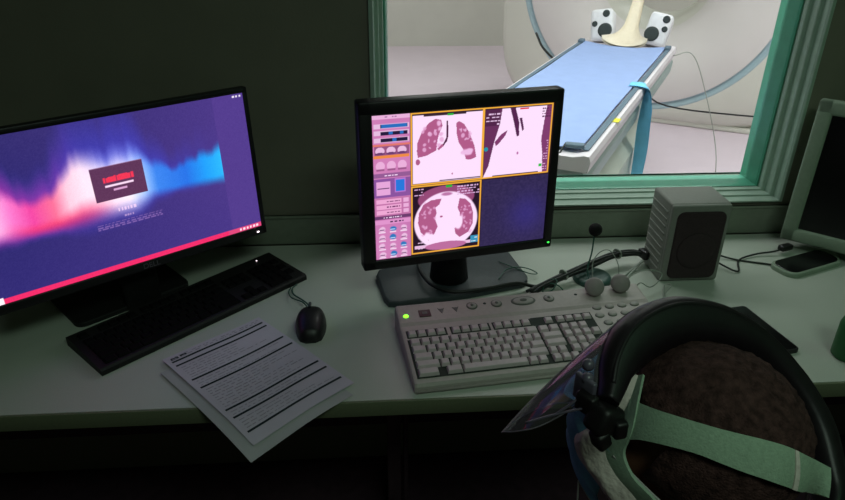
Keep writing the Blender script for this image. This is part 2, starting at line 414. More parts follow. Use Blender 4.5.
def screen_mesh(pic, cen, ex, ez, wd, ht, name, m, parent):
    h, w_ = pic.shape[:2]
    lin = s2l(np.clip(pic, 0, 255))
    u = (np.arange(w_)+.0)/(w_-1)-.5; v = .5-(np.arange(h)+.0)/(h-1)
    base = Vector(root_base[root_of(parent).name])
    c0 = np.array(cen)-np.array(base)
    P = c0[None, None]+u[None, :, None]*wd*np.array(ex)+v[:, None, None]*ht*np.array(ez)
    idx = np.arange(h*w_).reshape(h, w_)
    q = np.stack([idx[1:, :-1], idx[1:, 1:], idx[:-1, 1:], idx[:-1, :-1]], -1).reshape(-1, 4)
    me = bpy.data.meshes.new(name); me.vertices.add(h*w_); me.vertices.foreach_set('co', P.ravel().astype(np.float32))
    me.loops.add(q.size); me.loops.foreach_set('vertex_index', q.ravel().astype(np.int32))
    me.polygons.add(len(q)); me.polygons.foreach_set('loop_start', (np.arange(len(q))*4).astype(np.int32))
    me.update(calc_edges=True)
    at = me.color_attributes.new('picture', 'FLOAT_COLOR', 'POINT')
    at.data.foreach_set('color', np.concatenate([lin, np.ones((h, w_, 1))], -1).ravel().astype(np.float32))
    me.materials.append(m); o = bpy.data.objects.new(name, me); COL.objects.link(o); o.parent = parent; return o

def ct_picture():
    w_, h = 376, 300; a = canvas(w_, h, (214, 132, 188)); u, v = uvgrid(w_, h); rg = np.random.RandomState(3)
    W = (255, 226, 255)
    def rect(u0, v0, u1, v1, c): a[(u >= u0) & (u < u1) & (v >= v0) & (v < v1)] = c
    def ell(cu, cv, ru, rv, c, e=.06, rot=0., wob=0., seed=0, alpha=1.):
        du, dv = u-cu, (v-cv)*.8; cr, sr = math.cos(rot), math.sin(rot)
        x, y = (du*cr+dv*sr)/ru, (-du*sr+dv*cr)/(rv*.8)
        d = np.sqrt(x*x+y*y)-1+(vnoise(w_, h, 9, seed)-.5)*wob
        mixin(a, soft(d, e)*alpha, c)
    def poly(pts, c, e=1.2):
        inside = np.zeros(u.shape, bool); n = len(pts)
        for i in range(n):
            (x0, y0), (x1, y1) = pts[i], pts[(i+1) % n]
            if y0 == y1: continue
            cond = ((y0 > v) != (y1 > v)) & (u < (x1-x0)*(v-y0)/(y1-y0)+x0); inside ^= cond
        a[inside] = c
    def scribble(u0, v0, u1, v1, c, rows=3, dens=.55):
        for r in range(rows):
            vv = v0+(v1-v0)*(r+.5)/rows; x = u0
            while x < u1:
                l = rg.uniform(.006, .02)
                if rg.rand() < dens+.2: rect(x, vv-.004, min(x+l, u1), vv+.004, c)
                x += l+rg.uniform(.003, .007)
    # side panel
    mixin(a, (u < .2)*(.35*vnoise(w_, h, 40, 5)), (170, 90, 160))
    rect(.0, .0, .2, .03, (236, 180, 222)); scribble(.07, .006, .13, .026, (150, 90, 150), 1)
    for k, vv in enumerate((.06, .105, .15)):
        rect(.01, vv, .195, vv+.03, (232, 190, 226)); rect(.045, vv+.004, .185, vv+.028, (36, 26, 60))
        for q in range(7):
            s_ = .05+.019*q
            if k == 0 or q in ((2, 5) if k == 1 else (3,)): rect(s_, vv+.005, s_+.02, vv+.026, (40, 110, 190))
    rect(.0, .19, .2, .205, (226, 120, 110)); rect(.01, .205, .195, .265, (150, 84, 130)); rect(.005, .265, .195, .283, (240, 140, 70))
    for q in range(3):
        ell(.04+.058*q, .235, .024, .026, (236, 190, 226)); ell(.04+.058*q, .252, .026, .008, (110, 60, 110))
        ell(.04+.058*q, .335, .024, .032, (236, 176, 220)); rect(.018+.058*q, .355, .062+.058*q, .368, (160, 90, 140))
    rect(.0, .385, .2, .415, (150, 92, 150)); scribble(.06, .39, .14, .412, W, 1)
    rect(.0, .42, .2, .55, (140, 84, 160))
    rect(.015, .44, .09, .535, (232, 168, 220)); rect(.02, .482, .085, .49, (90, 50, 100)); rect(.115, .425, .172, .52, (190, 120, 210)); rect(.12, .432, .168, .515, (40, 120, 220))
    rect(.0, .555, .2, .68, (196, 116, 170))
    for r in range(3):
        rect(.012, .565+.038*r, .15, .595+.038*r, (240, 170, 214)); scribble(.07, .57+.038*r, .14, .592+.038*r, (120, 60, 110), 1); rect(.16, .565+.038*r, .19, .592+.038*r, (236, 176, 220))
    rect(.0, .68, .2, .705, (110, 60, 110)); scribble(.05, .684, .15, .702, W, 1)
    rect(.0, .71, .2, .74, (226, 150, 206)); scribble(.07, .714, .19, .736, (70, 40, 80), 1)
    for r in range(4):
        for q in range(3):
            cu, cv = .04+.06*q, .775+.062*r
            blue = (r, q) in ((0, 1), (1, 1), (2, 2), (3, 1))
            ell(cu, cv, .017, .018, (50, 120, 190) if blue else (236, 190, 226), .3, wob=.5, seed=r*3+q)
            rect(cu-.018, cv+.02, cu+.018, cv+.03, (244, 214, 240)); rect(cu-.014, cv+.003, cu+.012, cv+.010, (110, 60, 110) if not blue else (190, 220, 250))
    rect(.2, 0, 1, 1, (46, 26, 46))
    lung = (178, 92, 138)
    # coronal view
    rect(.213, .022, .592, .478, W)
    poly([(.235, .255), (.238, .2), (.262, .13), (.30, .075), (.335, .052), (.365, .062), (.372, .10), (.352, .16), (.345, .2), (.34, .26), (.29, .29), (.24, .30)], lung)
    poly([(.447, .09), (.462, .078), (.49, .10), (.52, .16), (.55, .25), (.563, .33), (.53, .345), (.505, .34), (.488, .27), (.462, .22), (.45, .16)], lung)
    for q in range(26):
        cu, cv = (rg.uniform(.26, .35), rg.uniform(.1, .27)) if q % 2 else (rg.uniform(.47, .54), rg.uniform(.13, .32))
        ell(cu, cv, rg.uniform(.003, .011), rg.uniform(.004, .014), (236, 180, 222), .5, rg.uniform(-1, 1), .8, q, .8)
    ell(.51, .285, .03, .02, (240, 190, 232), .6, .2, 1., 5)
    for q in range(5): ell(.352+.006*q%.02, .085+.035*q, .011, .016, (236, 180, 222), .6, .4, .8, q+40)
    poly([(.393, .07), (.402, .07), (.405, .17), (.398, .205), (.378, .235), (.355, .25), (.358, .24), (.380, .215), (.393, .18)], (84, 34, 70))
    poly([(.345, .25), (.36, .235), (.372, .22), (.38, .235), (.352, .262)], lung); ell(.43, .43, .004, .006, lung); ell(.24, .33, .012, .02, lung)
    rect(.27, .024, .5, .034, (60, 40, 50)); rect(.40, .024, .43, .036, (40, 180, 60)); rect(.36, .468, .59, .474, (60, 30, 60))
    # sagittal view
    rect(.606, .02, .985, .485, W)
    poly([(.606, .02), (.70, .02), (.69, .12), (.66, .25), (.635, .40), (.606, .48)], (104, 48, 92)); mixin(a, ((u > .606) & (u < .69) & (v < .13) & (v > .02))*.5, (60, 26, 56))
    poly([(.745, .02), (.775, .02), (.80, .12), (.803, .21), (.79, .215), (.77, .12)], (84, 36, 78)); poly([(.80, .09), (.815, .09), (.83, .17), (.82, .18)], (84, 36, 78))
    poly([(.665, .24), (.70, .19), (.735, .165), (.725, .20), (.69, .25), (.672, .27)], (130, 60, 110)); ell(.80, .33, .006, .01, (190, 110, 170))
    poly([(.955, .02), (.985, .02), (.985, .485), (.955, .485), (.948, .35), (.935, .25), (.945, .12)], (128, 60, 110))
    scribble(.612, .04, .69, .13, (236, 200, 236), 4, .5); scribble(.93, .03, .982, .10, (90, 40, 80), 4, .8); scribble(.955, .25, .98, .47, (226, 170, 216), 12, .5)
    ell(.617, .285, .012, .014, (30, 150, 170)); rect(.80, .022, .85, .034, (225, 40, 50)); rect(.93, .42, .95, .44, (50, 190, 70)); rect(.66, .474, .93, .482, (60, 30, 60))
    # axial view
    rect(.213, .505, .592, .98, (40, 20, 40)); ell(.40, .60, .16, .092, (150, 74, 120), .05)
    ell(.40, .765, .182, .212, W, .04); rect(.22, .93, .59, .955, (236, 190, 226)); ell(.40, .95, .12, .03, (190, 110, 160))
    ell(.402, .57, .03, .012, (190, 120, 170), .5)
    poly([(.24, .76), (.245, .69), (.27, .63), (.31, .605), (.35, .60), (.372, .60), (.36, .64), (.338, .66), (.345, .70), (.335, .74), (.352, .80), (.33, .86), (.30, .90), (.285, .87), (.255, .83)], lung)
    poly([(.475, .61), (.51, .62), (.54, .66), (.557, .73), (.555, .81), (.53, .87), (.48, .90), (.455, .87), (.45, .83), (.478, .77), (.48, .72), (.465, .68)], lung)
    for q in range(44):
        cu, cv = (rg.uniform(.255, .345), rg.uniform(.62, .86)) if q % 2 else (rg.uniform(.47, .55), rg.uniform(.64, .87))
        ell(cu, cv, rg.uniform(.003, .009), rg.uniform(.004, .012), (236, 176, 220), .6, rg.uniform(-1, 1), .9, q, .7)
    ell(.30, .87, .035, .03, W, .7, 0, 1.2, 2); ell(.475, .80, .02, .05, W, .7, .4, 1.2, 7); ell(.372, .73, .008, .008, lung)
    scribble(.46, .515, .588, .59, (226, 180, 226), 4, .5); scribble(.22, .51, .27, .57, (226, 180, 226), 3, .4); scribble(.22, .90, .28, .965, (236, 200, 236), 3, .5)
    rect(.395, .508, .43, .522, (40, 180, 60)); rect(.545, .90, .59, .955, (60, 150, 190)); scribble(.55, .91, .585, .95, (220, 240, 250), 3, .4)
    # dark quarter
    rect(.605, .5, 1, 1, (44, 36, 74)); m_ = (u > .605) & (v > .5); mixin(a, m_*vnoise(w_, h, 3, 9)*.35, (80, 66, 110)); mixin(a, m_*np.exp(-((u-.88)/.12)**2-((v-.78)/.15)**2)*.5, (60, 50, 150))
    # orange borders
    O_ = (246, 176, 60)
    for (u0, v0, u1, v1) in ((.203, .005, .598, .49), (.598, .005, .992, .49), (.203, .495, .598, .99)):
        rect(u0, v0, u1, v0+.009, O_); rect(u0, v1-.009, u1, v1, O_); rect(u0, v0, u0+.007, v1, O_); rect(u1-.007, v0, u1, v1, O_)
    return a

def desktop_picture():
    w_, h = 420, 236; u, v = uvgrid(w_, h)
    a = canvas(w_, h, (46, 40, 108))
    mixin(a, np.clip(u*1.1-.1, 0, 1)*.75, (88, 62, 142)); mixin(a, np.clip((v-.55)*1.2, 0, 1)*.5, (60, 48, 130)); mixin(a, np.clip((.25-v)*3, 0, 1)*np.clip(1-u, 0, 1)*.4, (60, 50, 100))
    tu = [0, .07, .11, .15, .20, .255, .315, .36, .41, .44, .50, .56, .60, .67, .775, .87]
    tv = [.34, .33, .32, .40, .43, .38, .26, .19, .20, .24, .20, .22, .31, .40, .37, .34]
    bu = [0, .07, .17, .28, .40, .52, .59, .70, .87]; bv = [.60, .60, .615, .62, .61, .61, .56, .56, .575]
    streak = np.repeat((vnoise(w_, h, 7, 6)[0:1]-.5)*.035+(vnoise(w_, h, 16, 2)[0:1]-.5)*.03, h, 0)
    tp_, bt_ = np.interp(u, tu, tv)+streak, np.interp(u, bu, bv); q = (v-tp_)/(bt_-tp_); inw = (u < .868)*1.
    sm_ = lambda x0, x1, x: (lambda t: t*t*(3-2*t))(np.clip((x-x0)/(x1-x0), 0, 1))
    cu = [0, .06, .12, .18, .25, .30, .36, .50, .555, .61, .72, .80, .868]
    cc = np.array([(255, 170, 225), (255, 196, 238), (244, 120, 200), (236, 70, 160), (244, 110, 150), (255, 200, 220), (255, 226, 242), (255, 238, 255), (176, 206, 255), (60, 130, 232), (40, 112, 224), (34, 156, 244), (44, 180, 252)], float)
    ramp = np.stack([np.interp(u, cu, cc[:, k]) for k in range(3)], -1)
    halo = sm_(-1.0, .3, q)*sm_(1.35, .85, q)*.75*np.exp(-((u-.40)/.36)**4)*inw; mixin(a, halo, (66, 66, 196))
    mixin(a, sm_(-.8, .3, q)*sm_(1.3, .9, q)*.8*np.exp(-((u-.1)/.2)**4), (176, 50, 160))
    al = sm_(-.14, .26, q)*sm_(1.18, .80, q)*inw
    red = (sm_(.62, 1.0, q)*np.exp(-((u-.27)/.15)**4))[..., None]; ramp = ramp*(1-red)+np.array((238, 56, 110.))*red
    blu = (sm_(.45, .0, q)*np.exp(-((u-.49)/.10)**4))[..., None]*.7; ramp = ramp*(1-blu)+np.array((74, 96, 226.))*blu
    a[:] = a*(1-al[..., None])+ramp*al[..., None]
    mixin(a, (u > .868)*1., (80, 58, 136))
    def rect(u0, v0, u1, v1, c, al=1.): mixin(a, ((u >= u0) & (u < u1) & (v >= v0) & (v < v1))*al, c)
    rect(.386, .304, .568, .527, (92, 52, 86)); rect(.386, .304, .568, .31, (150, 110, 150))
    rg = np.random.RandomState(5)
    x = .424
    while x < .528: l = rg.uniform(.006, .011); rect(x, .372+rg.uniform(0, .008), x+l, .41, (236, 54, 84)); x += l+.0015
    rect(.427, .43, .526, .442, (246, 214, 240)); rect(.452, .456, .50, .470, (214, 160, 205))
    x = .452
    while x < .52: l = rg.uniform(.005, .009); rect(x, .588, x+l, .612, (250, 214, 246), .75); x += l+.005
    x = .47
    while x < .50: rect(x, .64, x+.006, .652, (170, 140, 200)); x += .009
    for r in range(3):
        x = .37-.0*r
        while x < .60: l = rg.uniform(.006, .02); rect(x, .672+.014*r, min(x+l, .605), .68+.014*r, (138, 104, 176), .8); x += l+.005
    rect(0, .962, 1, 1, (236, 44, 104)); rect(.85, .962, 1, 1, (220, 70, 120)); rect(0, .955, .026, 1, (255, 236, 246))
    for x in (.90, .915, .93, .945, .96, .975): rect(x, .972, x+.008, .988, (255, 220, 236))
    for x in (.952, .966, .98): rect(x, .018, x+.009, .03, (230, 220, 240))
    a += ((np.random.RandomState(1).rand(h, w_, 1)-.5)*10); return a

# ------------------------------------------------------------------ scan monitor (square, centre)
def frame_axes(yaw, tilt):
    ex = Vector((math.cos(R(yaw)), math.sin(R(yaw)), 0)); n = Vector((-math.sin(R(yaw)), math.cos(R(yaw)), 0))   # n points away from the viewer
    ez = (math.cos(R(tilt))*UZ+math.sin(R(tilt))*n).normalized(); ey = ez.cross(ex).normalized(); return ex, ey, ez
def rotm(ex, ey, ez): return Matrix((ex, ey, ez)).transposed()
def bezel(cen, ex, ey, ez, wd, ht, l, r, t, b, proud, thick, bev=.003):
    """frame round a wd x ht screen whose centre is cen; back shell behind it"""
    m = MB(); rot = rotm(ex, ey, ez)
    def bx(x0, x1, z0, z1, y0, y1, bv): m.box(Vector(cen)+ex*(x0+x1)/2+ez*(z0+z1)/2+ey*(y0+y1)/2, (x1-x0, y1-y0, z1-z0), rot=rot, bev=bv)
    W, H = wd/2, ht/2
    bx(-W-l, W+r, H-.001, H+t, -proud, thick, bev); bx(-W-l, W+r, -H-b, -H+.001, -proud, thick, bev)
    bx(-W-l, -W+.001, -H-b, H+t, -proud, thick, bev); bx(W-.001, W+r, -H-b, H+t, -proud, thick, bev)
    return m
ex, ey, ez = frame_axes(12.462, 1.687); cen = Vector((.18, 1.268, .275)); rot = rotm(ex, ey, ez)
mon = thing('scan_monitor', (.185, 1.36, 0), 'square black monitor showing pink lung scan slices', 'monitor')
obj('bezel', bezel(cen, ex, ey, ez, .376, .301, .026, .019, .027, .021, .004, .03, .004), M['black'], mon)
screen_mesh(ct_picture(), cen, ex, ez, .376, .301, 'screen', screen_mat('scan picture', 1.0), mon)
m = MB(); m.box(cen+ey*.03, (.40, .056, .33), rot=rot, bev=.012, seg=3); m.box(cen+ey*.066-ez*.01, (.26, .03, .22), rot=rot, bev=.012, seg=3)
obj('back_shell', m, M['black_matte'], mon)
obj('power_light', MB().ell(cen+ex*.1985-ez*.1585-ey*.0045, (.0028, .0015, .002), rot=rot), M['led_green2'], mon)
m = MB(); m.tube([cen+ey*.07-ez*.02, cen+ey*.085-ez*.10, cen+ey*.085-ez*.19, cen+ey*.085-ez*.265], [.04, .04, .038, .045], seg=18); obj('neck', m, M['black_matte'], mon)
bp = [(.012, 1.262), (.022, 1.240), (.045, 1.236), (.20, 1.266), (.325, 1.304), (.342, 1.318), (.346, 1.336), (.322, 1.475), (.305, 1.492), (.27, 1.490), (.03, 1.402), (.002, 1.385), (-.004, 1.36)]
obj('base', MB().prism(bp, 0, .014, bev=.005), M['basegrey'], mon)

# ------------------------------------------------------------------ wide monitor (left)
ex, ey, ez = frame_axes(36.982, 3.96); cen = Vector((-.476, 1.246, .277)); rot = rotm(ex, ey, ez)
mw = thing('wide_monitor', (-.56, 1.345, 0), 'wide black monitor at left with glowing aurora wallpaper and login box', 'monitor')
obj('bezel', bezel(cen, ex, ey, ez, .531, .299, .008, .009, .010, .018, .003, .018, .002), M['black'], mw)
screen_mesh(desktop_picture(), cen, ex, ez, .531, .299, 'screen', screen_mat('aurora picture', 1.12), mw)
m = MB(); m.box(cen+ey*.018-ez*.004, (.54, .026, .318), rot=rot, bev=.006, seg=2); m.box(cen+ey*.042-ez*.03, (.30, .03, .20), rot=rot, bev=.01, seg=2)
obj('back_shell', m, M['black_matte'], mw)
obj('power_light', MB().ell(cen+ex*.253-ez*.1595-ey*.0035, (.0032, .0015, .002), rot=rot), M['led_white'], mw)
m = MB(); m.box(cen+ey*.07-ez*.115, (.075, .028, .33), rot=rot, bev=.006); obj('neck', m, M['black_matte'], mw)
nb = Vector((-.6, .8, 0)); fx = Vector((.8, .6, 0))
m = MB(); m.prism([tuple((Vector((-.578, 1.345, 0))+rz(41)@Vector((x, y, 0)))[:2]) for x, y in rounded(.25, .19, .02)], 0, .011, bev=.003); obj('base', m, M['black_matte'], mw)
fc = bpy.data.curves.new('logo', 'FONT'); fc.body = 'DELL'; fc.size = .0155; fc.align_x = 'CENTER'; fc.align_y = 'CENTER'; fc.extrude = .0002
fo = bpy.data.objects.new('logo', fc); COL.objects.link(fo)
bpy.context.view_layer.update()
lm = bpy.data.meshes.new_from_object(fo.evaluated_get(bpy.context.evaluated_depsgraph_get()))
bpy.data.objects.remove(fo)
lb = MB(); lb.bm.from_mesh(lm); lb.xf((Matrix.Translation(cen+ex*.012-ez*.1587-ey*.0034) @ Matrix((ex, ez, -ey)).transposed().to_4x4()))
lg = obj('logo', lb, mat('logo grey', (104, 96, 108), .4), mw); lg['label'] = 'grey maker lettering on the bottom bezel'

# ------------------------------------------------------------------ key helper
def keycap(w_, d, h, tp_=.7):
    b = bmesh.new(); x, y = w_/2, d/2; ix, iy = x-.0018, y-.0022
    lo = [b.verts.new(p) for p in ((-x, -y, 0), (x, -y, 0), (x, y, 0), (-x, y, 0))]; hi = [b.verts.new(p) for p in ((-ix, -iy+.0006, h), (ix, -iy+.0006, h), (ix, iy+.0008, h), (-ix, iy+.0008, h))]
    tf = b.faces.new(hi); b.faces.new(lo[::-1])
    for i in range(4): b.faces.new((lo[i], lo[(i+1) % 4], hi[(i+1) % 4], hi[i]))
    b.normal_update(); bmesh.ops.bevel(b, geom=list(tf.edges), offset=.0008, segments=1, affect='EDGES'); return b

# ------------------------------------------------------------------ console keyboard (beige)
KO = Vector((.060, .947, 0)); KA = 7.0; KR = rz(KA)
def kp(x, y, z): return KO+KR@Vector((x, y, z))
kb = thing('console_keyboard', kp(.265, .11, 0), 'beige console keyboard with knobs and green light before the scan monitor', 'keyboard')
def kz(y): return np.interp(y, [0, .004, .02, .16, .168, .222, .226], [.015, .019, .022, .037, .041, .048, .044])
prof = [(0, 0), (-.001, .004), (0, .014), (.004, .0195), (.02, .0225), (.05, .0257), (.09, .030), (.13, .0342), (.16, .0375), (.168, .041), (.19, .044), (.218, .0478), (.224, .046), (.226, .04), (.226, 0)]
m = MB(); rows = []
for x, ins in ((0, .004), (.0015, .001), (.005, 0), (.1, 0), (.2, 0), (.3, 0), (.4, 0), (.524, 0), (.5285, .001), (.53, .004)):
    rows.append([kp(x, y+(ins if y < .1 else -ins), max(0, z-ins) if z > 0 else 0) for y, z in prof])
vs = m.grid(rows, 0, close_v=True, smooth=False); m.cap(vs[0][::-1]); m.cap(vs[-1])
obj('body', m, M['beige'], kb)
# front lip moulding
m = MB(); m.tube([kp(.004, -.002, .006), kp(.526, -.002, .006)], .003, seg=8); obj('front_lip', m, M['beige'], kb)
sl = math.degrees(math.atan2(.015, .14)); KRt = KR @ Matrix.Rotation(R(sl), 3, 'X')
def bedplate(x0, x1, y0, y1):
    return MB().box(kp((x0+x1)/2, (y0+y1)/2, kz((y0+y1)/2)+.0004), (x1-x0, y1-y0, .0012), rot=KRt)
U = .0190; KX, KY = .011, .026
rowsdef = []
RP = .0205
# (row index, list of (start unit, width unit))
R0 = [(0, 1.5), (1.5, 1), (2.5, 1), (3.5, 1), (4.5, 1), (5.5, 1), (6.5, 1), (7.5, 1), (8.5, 1), (9.5, 1), (10.5, 1), (11.5, 1), (12.5, 1), (13.5, 1)]
keys = []
# bottom row: modifier, modifier, space bar, right modifiers
keys += [(0, 0, 2.1), (0, 2.8, 1.6), (0, 4.4, 6.6)]
keys += [(0, 11.0, 1.0), (0, 12.0, 1.0)]
keys += [(1, 0, 2.4)]+[(1, 2.4+i, 1) for i in range(9)]+[(1, 11.4, 2.0)]
keys += [(2, 0, 1.9)]+[(2, 1.9+i, 1) for i in range(10)]+[(2, 11.9, 1.5)]
keys += [(3, 0, 1.5)]+[(3, 1.5+i, 1) for i in range(11)]+[(3, 12.5, .9)]
keys += [(4, 0, 1.1)]+[(4, 1.1+i, 1) for i in range(11)]+[(4, 12.1, 1.3), (4, 13.5, 1.1), (4, 14.65, 1.1), (2, 13.5, 2.2), (1, 13.5, .9)]
enter_key = (3, 13.5, 2.2)
keys += [(5.25, i*1.0, .96) for i in range(4)]+[(5.25, 4.6+i*1.0, .96) for i in range(4)]+[(5.25, 9.1+i*1.0, .96) for i in range(4)]
# arrow keys and number pad
keys += [(0, 13.5, .95), (0, 14.45, .95), (0, 15.4, .95), (1, 14.45, .95)]
for r in (1, 2, 3, 4):
    keys += [(r, 15.9+i, .97) for i in range(3)]
keys += [(1, 18.9, .97), (3, 18.9, .97), (5.25, 14.6, .96), enter_key, (5.25, 15.9, .96), (5.25, 16.9, .96), (5.25, 17.9, .96), (5.25, 18.9, .96), (0, 16.6, 1.9), (0, 18.7, 1.1)]
obj('key_bed', (lambda a, b: (b.bm.to_mesh(bpy.data.meshes.new('t')), a.merge(b.bm), a)[2])(bedplate(KX-.003, KX+13.5*U, KY-.012, KY+4.55*RP), bedplate(KX+13.3*U, KX+20.0*U, KY-.012, KY+5.9*RP)), M['bed'], kb)
m = MB(); 
for a0, a1 in ((-.1, 4.1), (4.5, 8.7), (9.0, 13.3)): m.merge(bedplate(KX+a0*U, KX+a1*U, KY+4.75*RP, KY+5.82*RP).bm)
obj('key_bed', m, M['bed'], kb)
print('console keys', len(keys)); keys = keys[:100]
for r, s_, wd in keys:
    y = KY+r*RP; x = KX+(s_+wd/2)*U; b = keycap(wd*U-.0022, .0172 if r < 5 else .0150, .0062 if r < 5 else .005)
    q = MB(); q.merge(b); q.xf(Matrix.Translation(kp(x, y, kz(y)+.001)) @ KRt.to_4x4()); obj('key', q, M['keycap'], kb)
# top strip
def disc(name, x, y, rx, ry, h, mm, parent=None, dz=0.):
    q = MB(); q.lathe([(1, 0), (1, .7), (.9, 1), (0, 1.0)], (0, 0, 0), seg=24); q.xf(Matrix.Translation(kp(x, y, kz(y)+dz-.0005)) @ KRt.to_4x4() @ Matrix.Diagonal((rx, ry, h, 1))); return obj(name, q, mm, parent or kb)
disc('indicator_light', .017, .187, .0052, .0048, .002, M['led_green'])
q = MB().box(kp(.056, .190, kz(.19)+.0006), (.024, .021, .002), rot=KRt, bev=.0006); t_ = obj('tile', q, M['maroon'], kb)
obj('symbol', MB().box(kp(.056, .190, kz(.19)+.0018), (.010, .008, .0008), rot=KRt), M['button_ring'], t_)
for x in (.091, .121):
    q = MB(); q.prism([(-.007, .008), (0, -.008), (.007, .008), (.003, .006), (-.003, .006)], 0, .0012); q.xf(Matrix.Translation(kp(x, .193, kz(.193))) @ KRt.to_4x4()); obj('arrow_mark', q, M['button_ring'], kb)
for x, rx, ry in ((.156, .0115, .0115), (.208, .0115, .0115), (.266, .0265, .0140), (.322, .0115, .0115)):
    ring = disc('button', x, .199, rx, ry, .0022, M['button_ring']); disc('button_face', x, .199, rx*.82, ry*.80, .0034, M['button'], ring); disc('button_mark', x, .199, rx*.3, ry*.34, .0042, M['button_ring'], ring)
for x in (.184, .383): disc('microphone_hole', x, .203, .0035, .0032, .001, M['hole'])
for i in range(4):
    for j in range(3):
        x, y = .412+.0278*i-.006*(j % 2)+.002*j, .158-.0245*j
        ring = disc('oval_button', x, y, .0098, .0078, .0022, M['button_ring']); disc('button_face', x, y, .0083, .0064, .0034, M['button'], ring)

# ------------------------------------------------------------------ headset lying on the keyboard
hs = thing('headset', kp(.45, .205, .048), 'light headset with two round grey earpieces lying on the beige keyboard', 'headset')
ears = []
for x, y in ((.422, .200), (.482, .203)):
    p = kp(x, y, kz(y)+.0165); ax = Vector((-.15, -.75, .65)).normalized(); ears.append(p)
    q = MB(); q.lathe([(.0, -.012), (.015, -.0115), (.0175, -.008), (.0195, -.002), (.0205, .002), (.0195, .0065), (.015, .009), (0, .0105)], p, ax, seg=30); obj('earpiece', q, M['earpiece'], hs)
e1, e2 = ears
q = MB(); q.tube(smooth([e2+Vector((0, .012, .010)), (.512, 1.235, .098), (.498, 1.252, .118), (.478, 1.252, .116), (.460, 1.24, .098), e1+Vector((-.002, .012, .012))], 8), .0011, seg=8); obj('headband', q, M['cable_grey'], hs)
q = MB(); q.tube(smooth([e1+Vector((-.008, .012, .006)), (.447, 1.232, .085), (.458, 1.25, .115), (.464, 1.265, .14), (.466, 1.268, .152)], 8), .0017, seg=8); bo = obj('microphone_boom', q, M['cable_green'], hs)
obj('microphone_foam', MB().ell((.4665, 1.270, .160), (.0145, .0145, .0145)), M['mic'], bo)
q = MB(); q.tube(smooth([e2+Vector((.012, .010, -.004)), (.56, 1.26, .052), (.60, 1.275, .055), (.645, 1.298, .032), (.634, 1.283, .02), (.606, 1.262, .018), (.583, 1.262, .03), (.577, 1.275, .006)], 7), .0013, seg=6)
q.tube(smooth([(.577, 1.275, .006), (.585, 1.232, .003), (.61, 1.205, .002), (.642, 1.255, .004), (.662, 1.275, .012), (.655, 1.29, .006), (.632, 1.24, .002), (.62, 1.19, .002)], 7), .0013, seg=6)
obj('cord', q, M['cable_grey'], hs)

# ------------------------------------------------------------------ black keyboard (left), mouse
BO = Vector((-.509, 1.033, 0)); BR_ = rz(44.4)
def bpnt(x, y, z): return BO+BR_@Vector((x, y, z))
bk = thing('keyboard', bpnt(.24, .07, 0), 'black keyboard lying in the dark under the wide monitor', 'keyboard')
m = MB(); q = [(0, 0), (0, .010), (.004, .014), (.138, .022), (.145, .019), (.145, 0)]
rows = [[bpnt(x, y, z) for y, z in q] for x in (0, .003, .24, .48, .483)]
vs = m.grid(rows, 0, close_v=True, smooth=False); m.cap(vs[0][::-1]); m.cap(vs[-1]); obj('body', m, M['black_matte'], bk)
bsl = Matrix.Rotation(math.atan2(.008, .134), 3, 'X'); BRt = BR_ @ bsl
layout = []
for r, offs in enumerate((( (0, 1.25), (1.25, 1.25), (2.5, 1.25), (3.75, 6.25), (10, 1.25), (11.25, 1.25), (12.5, 2.4)),
                          tuple([(0, 2.25)]+[(2.25+i, 1) for i in range(10)]+[(12.25, 2.65)]),
                          tuple([(0, 1.75)]+[(1.75+i, 1) for i in range(11)]+[(12.75, 2.15)]),
                          tuple([(0, 1.5)]+[(1.5+i, 1) for i in range(12)]+[(13.5, 1.4)]),
                          tuple([(i, 1) for i in range(13)]+[(13, 1.9)]))):
    layout += [(r, a, b) for a, b in offs]
layout += [(5.3, a, 1) for a in (0, 2, 3, 4, 5, 6.5, 7.5, 8.5, 9.5, 11, 12, 13, 14)]
layout += [(0, 15.4, 1), (0, 16.4, 1), (0, 17.4, 1), (1, 16.4, 1), (4, 15.4, 1), (4, 16.4, 1), (4, 17.4, 1), (3, 15.4, 1), (3, 16.4, 1), (3, 17.4, 1)]
layout += [(r, 18.9+i, 1) for r in (1, 2, 3, 4) for i in range(3)]+[(0, 18.9, 2), (0, 20.9, 1), (4, 21.9, 1), (1, 21.9, 1), (2.5, 21.9, 1)]
for r, a, b in layout[:100]:
    u_ = .0200; x = .014+(a+b/2)*u_; y = .018+r*.0193; z = .0145+(y-.004)/.134*.008
    kk = MB(); kk.merge(keycap(b*u_-.0016, .0172, .004)); kk.xf(Matrix.Translation(bpnt(x, y, z)) @ BRt.to_4x4()); obj('key', kk, M['keycap_black'], bk)
obj('indicator_light', MB().ell(bpnt(.437, .126, .0222), (.0018, .0018, .0012)), M['led_white'], bk)

ms = thing('mouse', (-.139, 1.172, 0), 'small black mouse beside the printed papers', 'mouse')
m = MB(); rows = []
for i in range(17):
    t = i/16; y = 1.115+.115*t; wd = .0315*(math.sin(math.pi*min(1, max(0, t*.86+.09)))**.42)*(.94+.1*t if t < .5 else 1.0); h = .036*math.sin(math.pi*(t*.80+.13))**.6
    if i in (0, 16): wd *= .55; h *= .35
    rows.append([(-.139+wd*math.copysign(abs(math.cos(R(a)))**.7, math.cos(R(a))), y, max(0, h*abs(math.sin(R(a)))**.75)) for a in range(0, 181, 12)])
vs = m.grid(rows, 0); m.cap(vs[0]); m.cap(vs[-1][::-1]); m.xf(Matrix.Translation((-.139, 1.172, 0)) @ Matrix.Rotation(R(3), 4, 'Z') @ Matrix.Translation((.139, -1.172, 0)))
obj('shell', m, M['black'], ms)
m = MB(); m.box((-.142, 1.205, .0335), (.006, .016, .008), bev=.002); obj('scroll_wheel', m, M['basegrey'], ms)
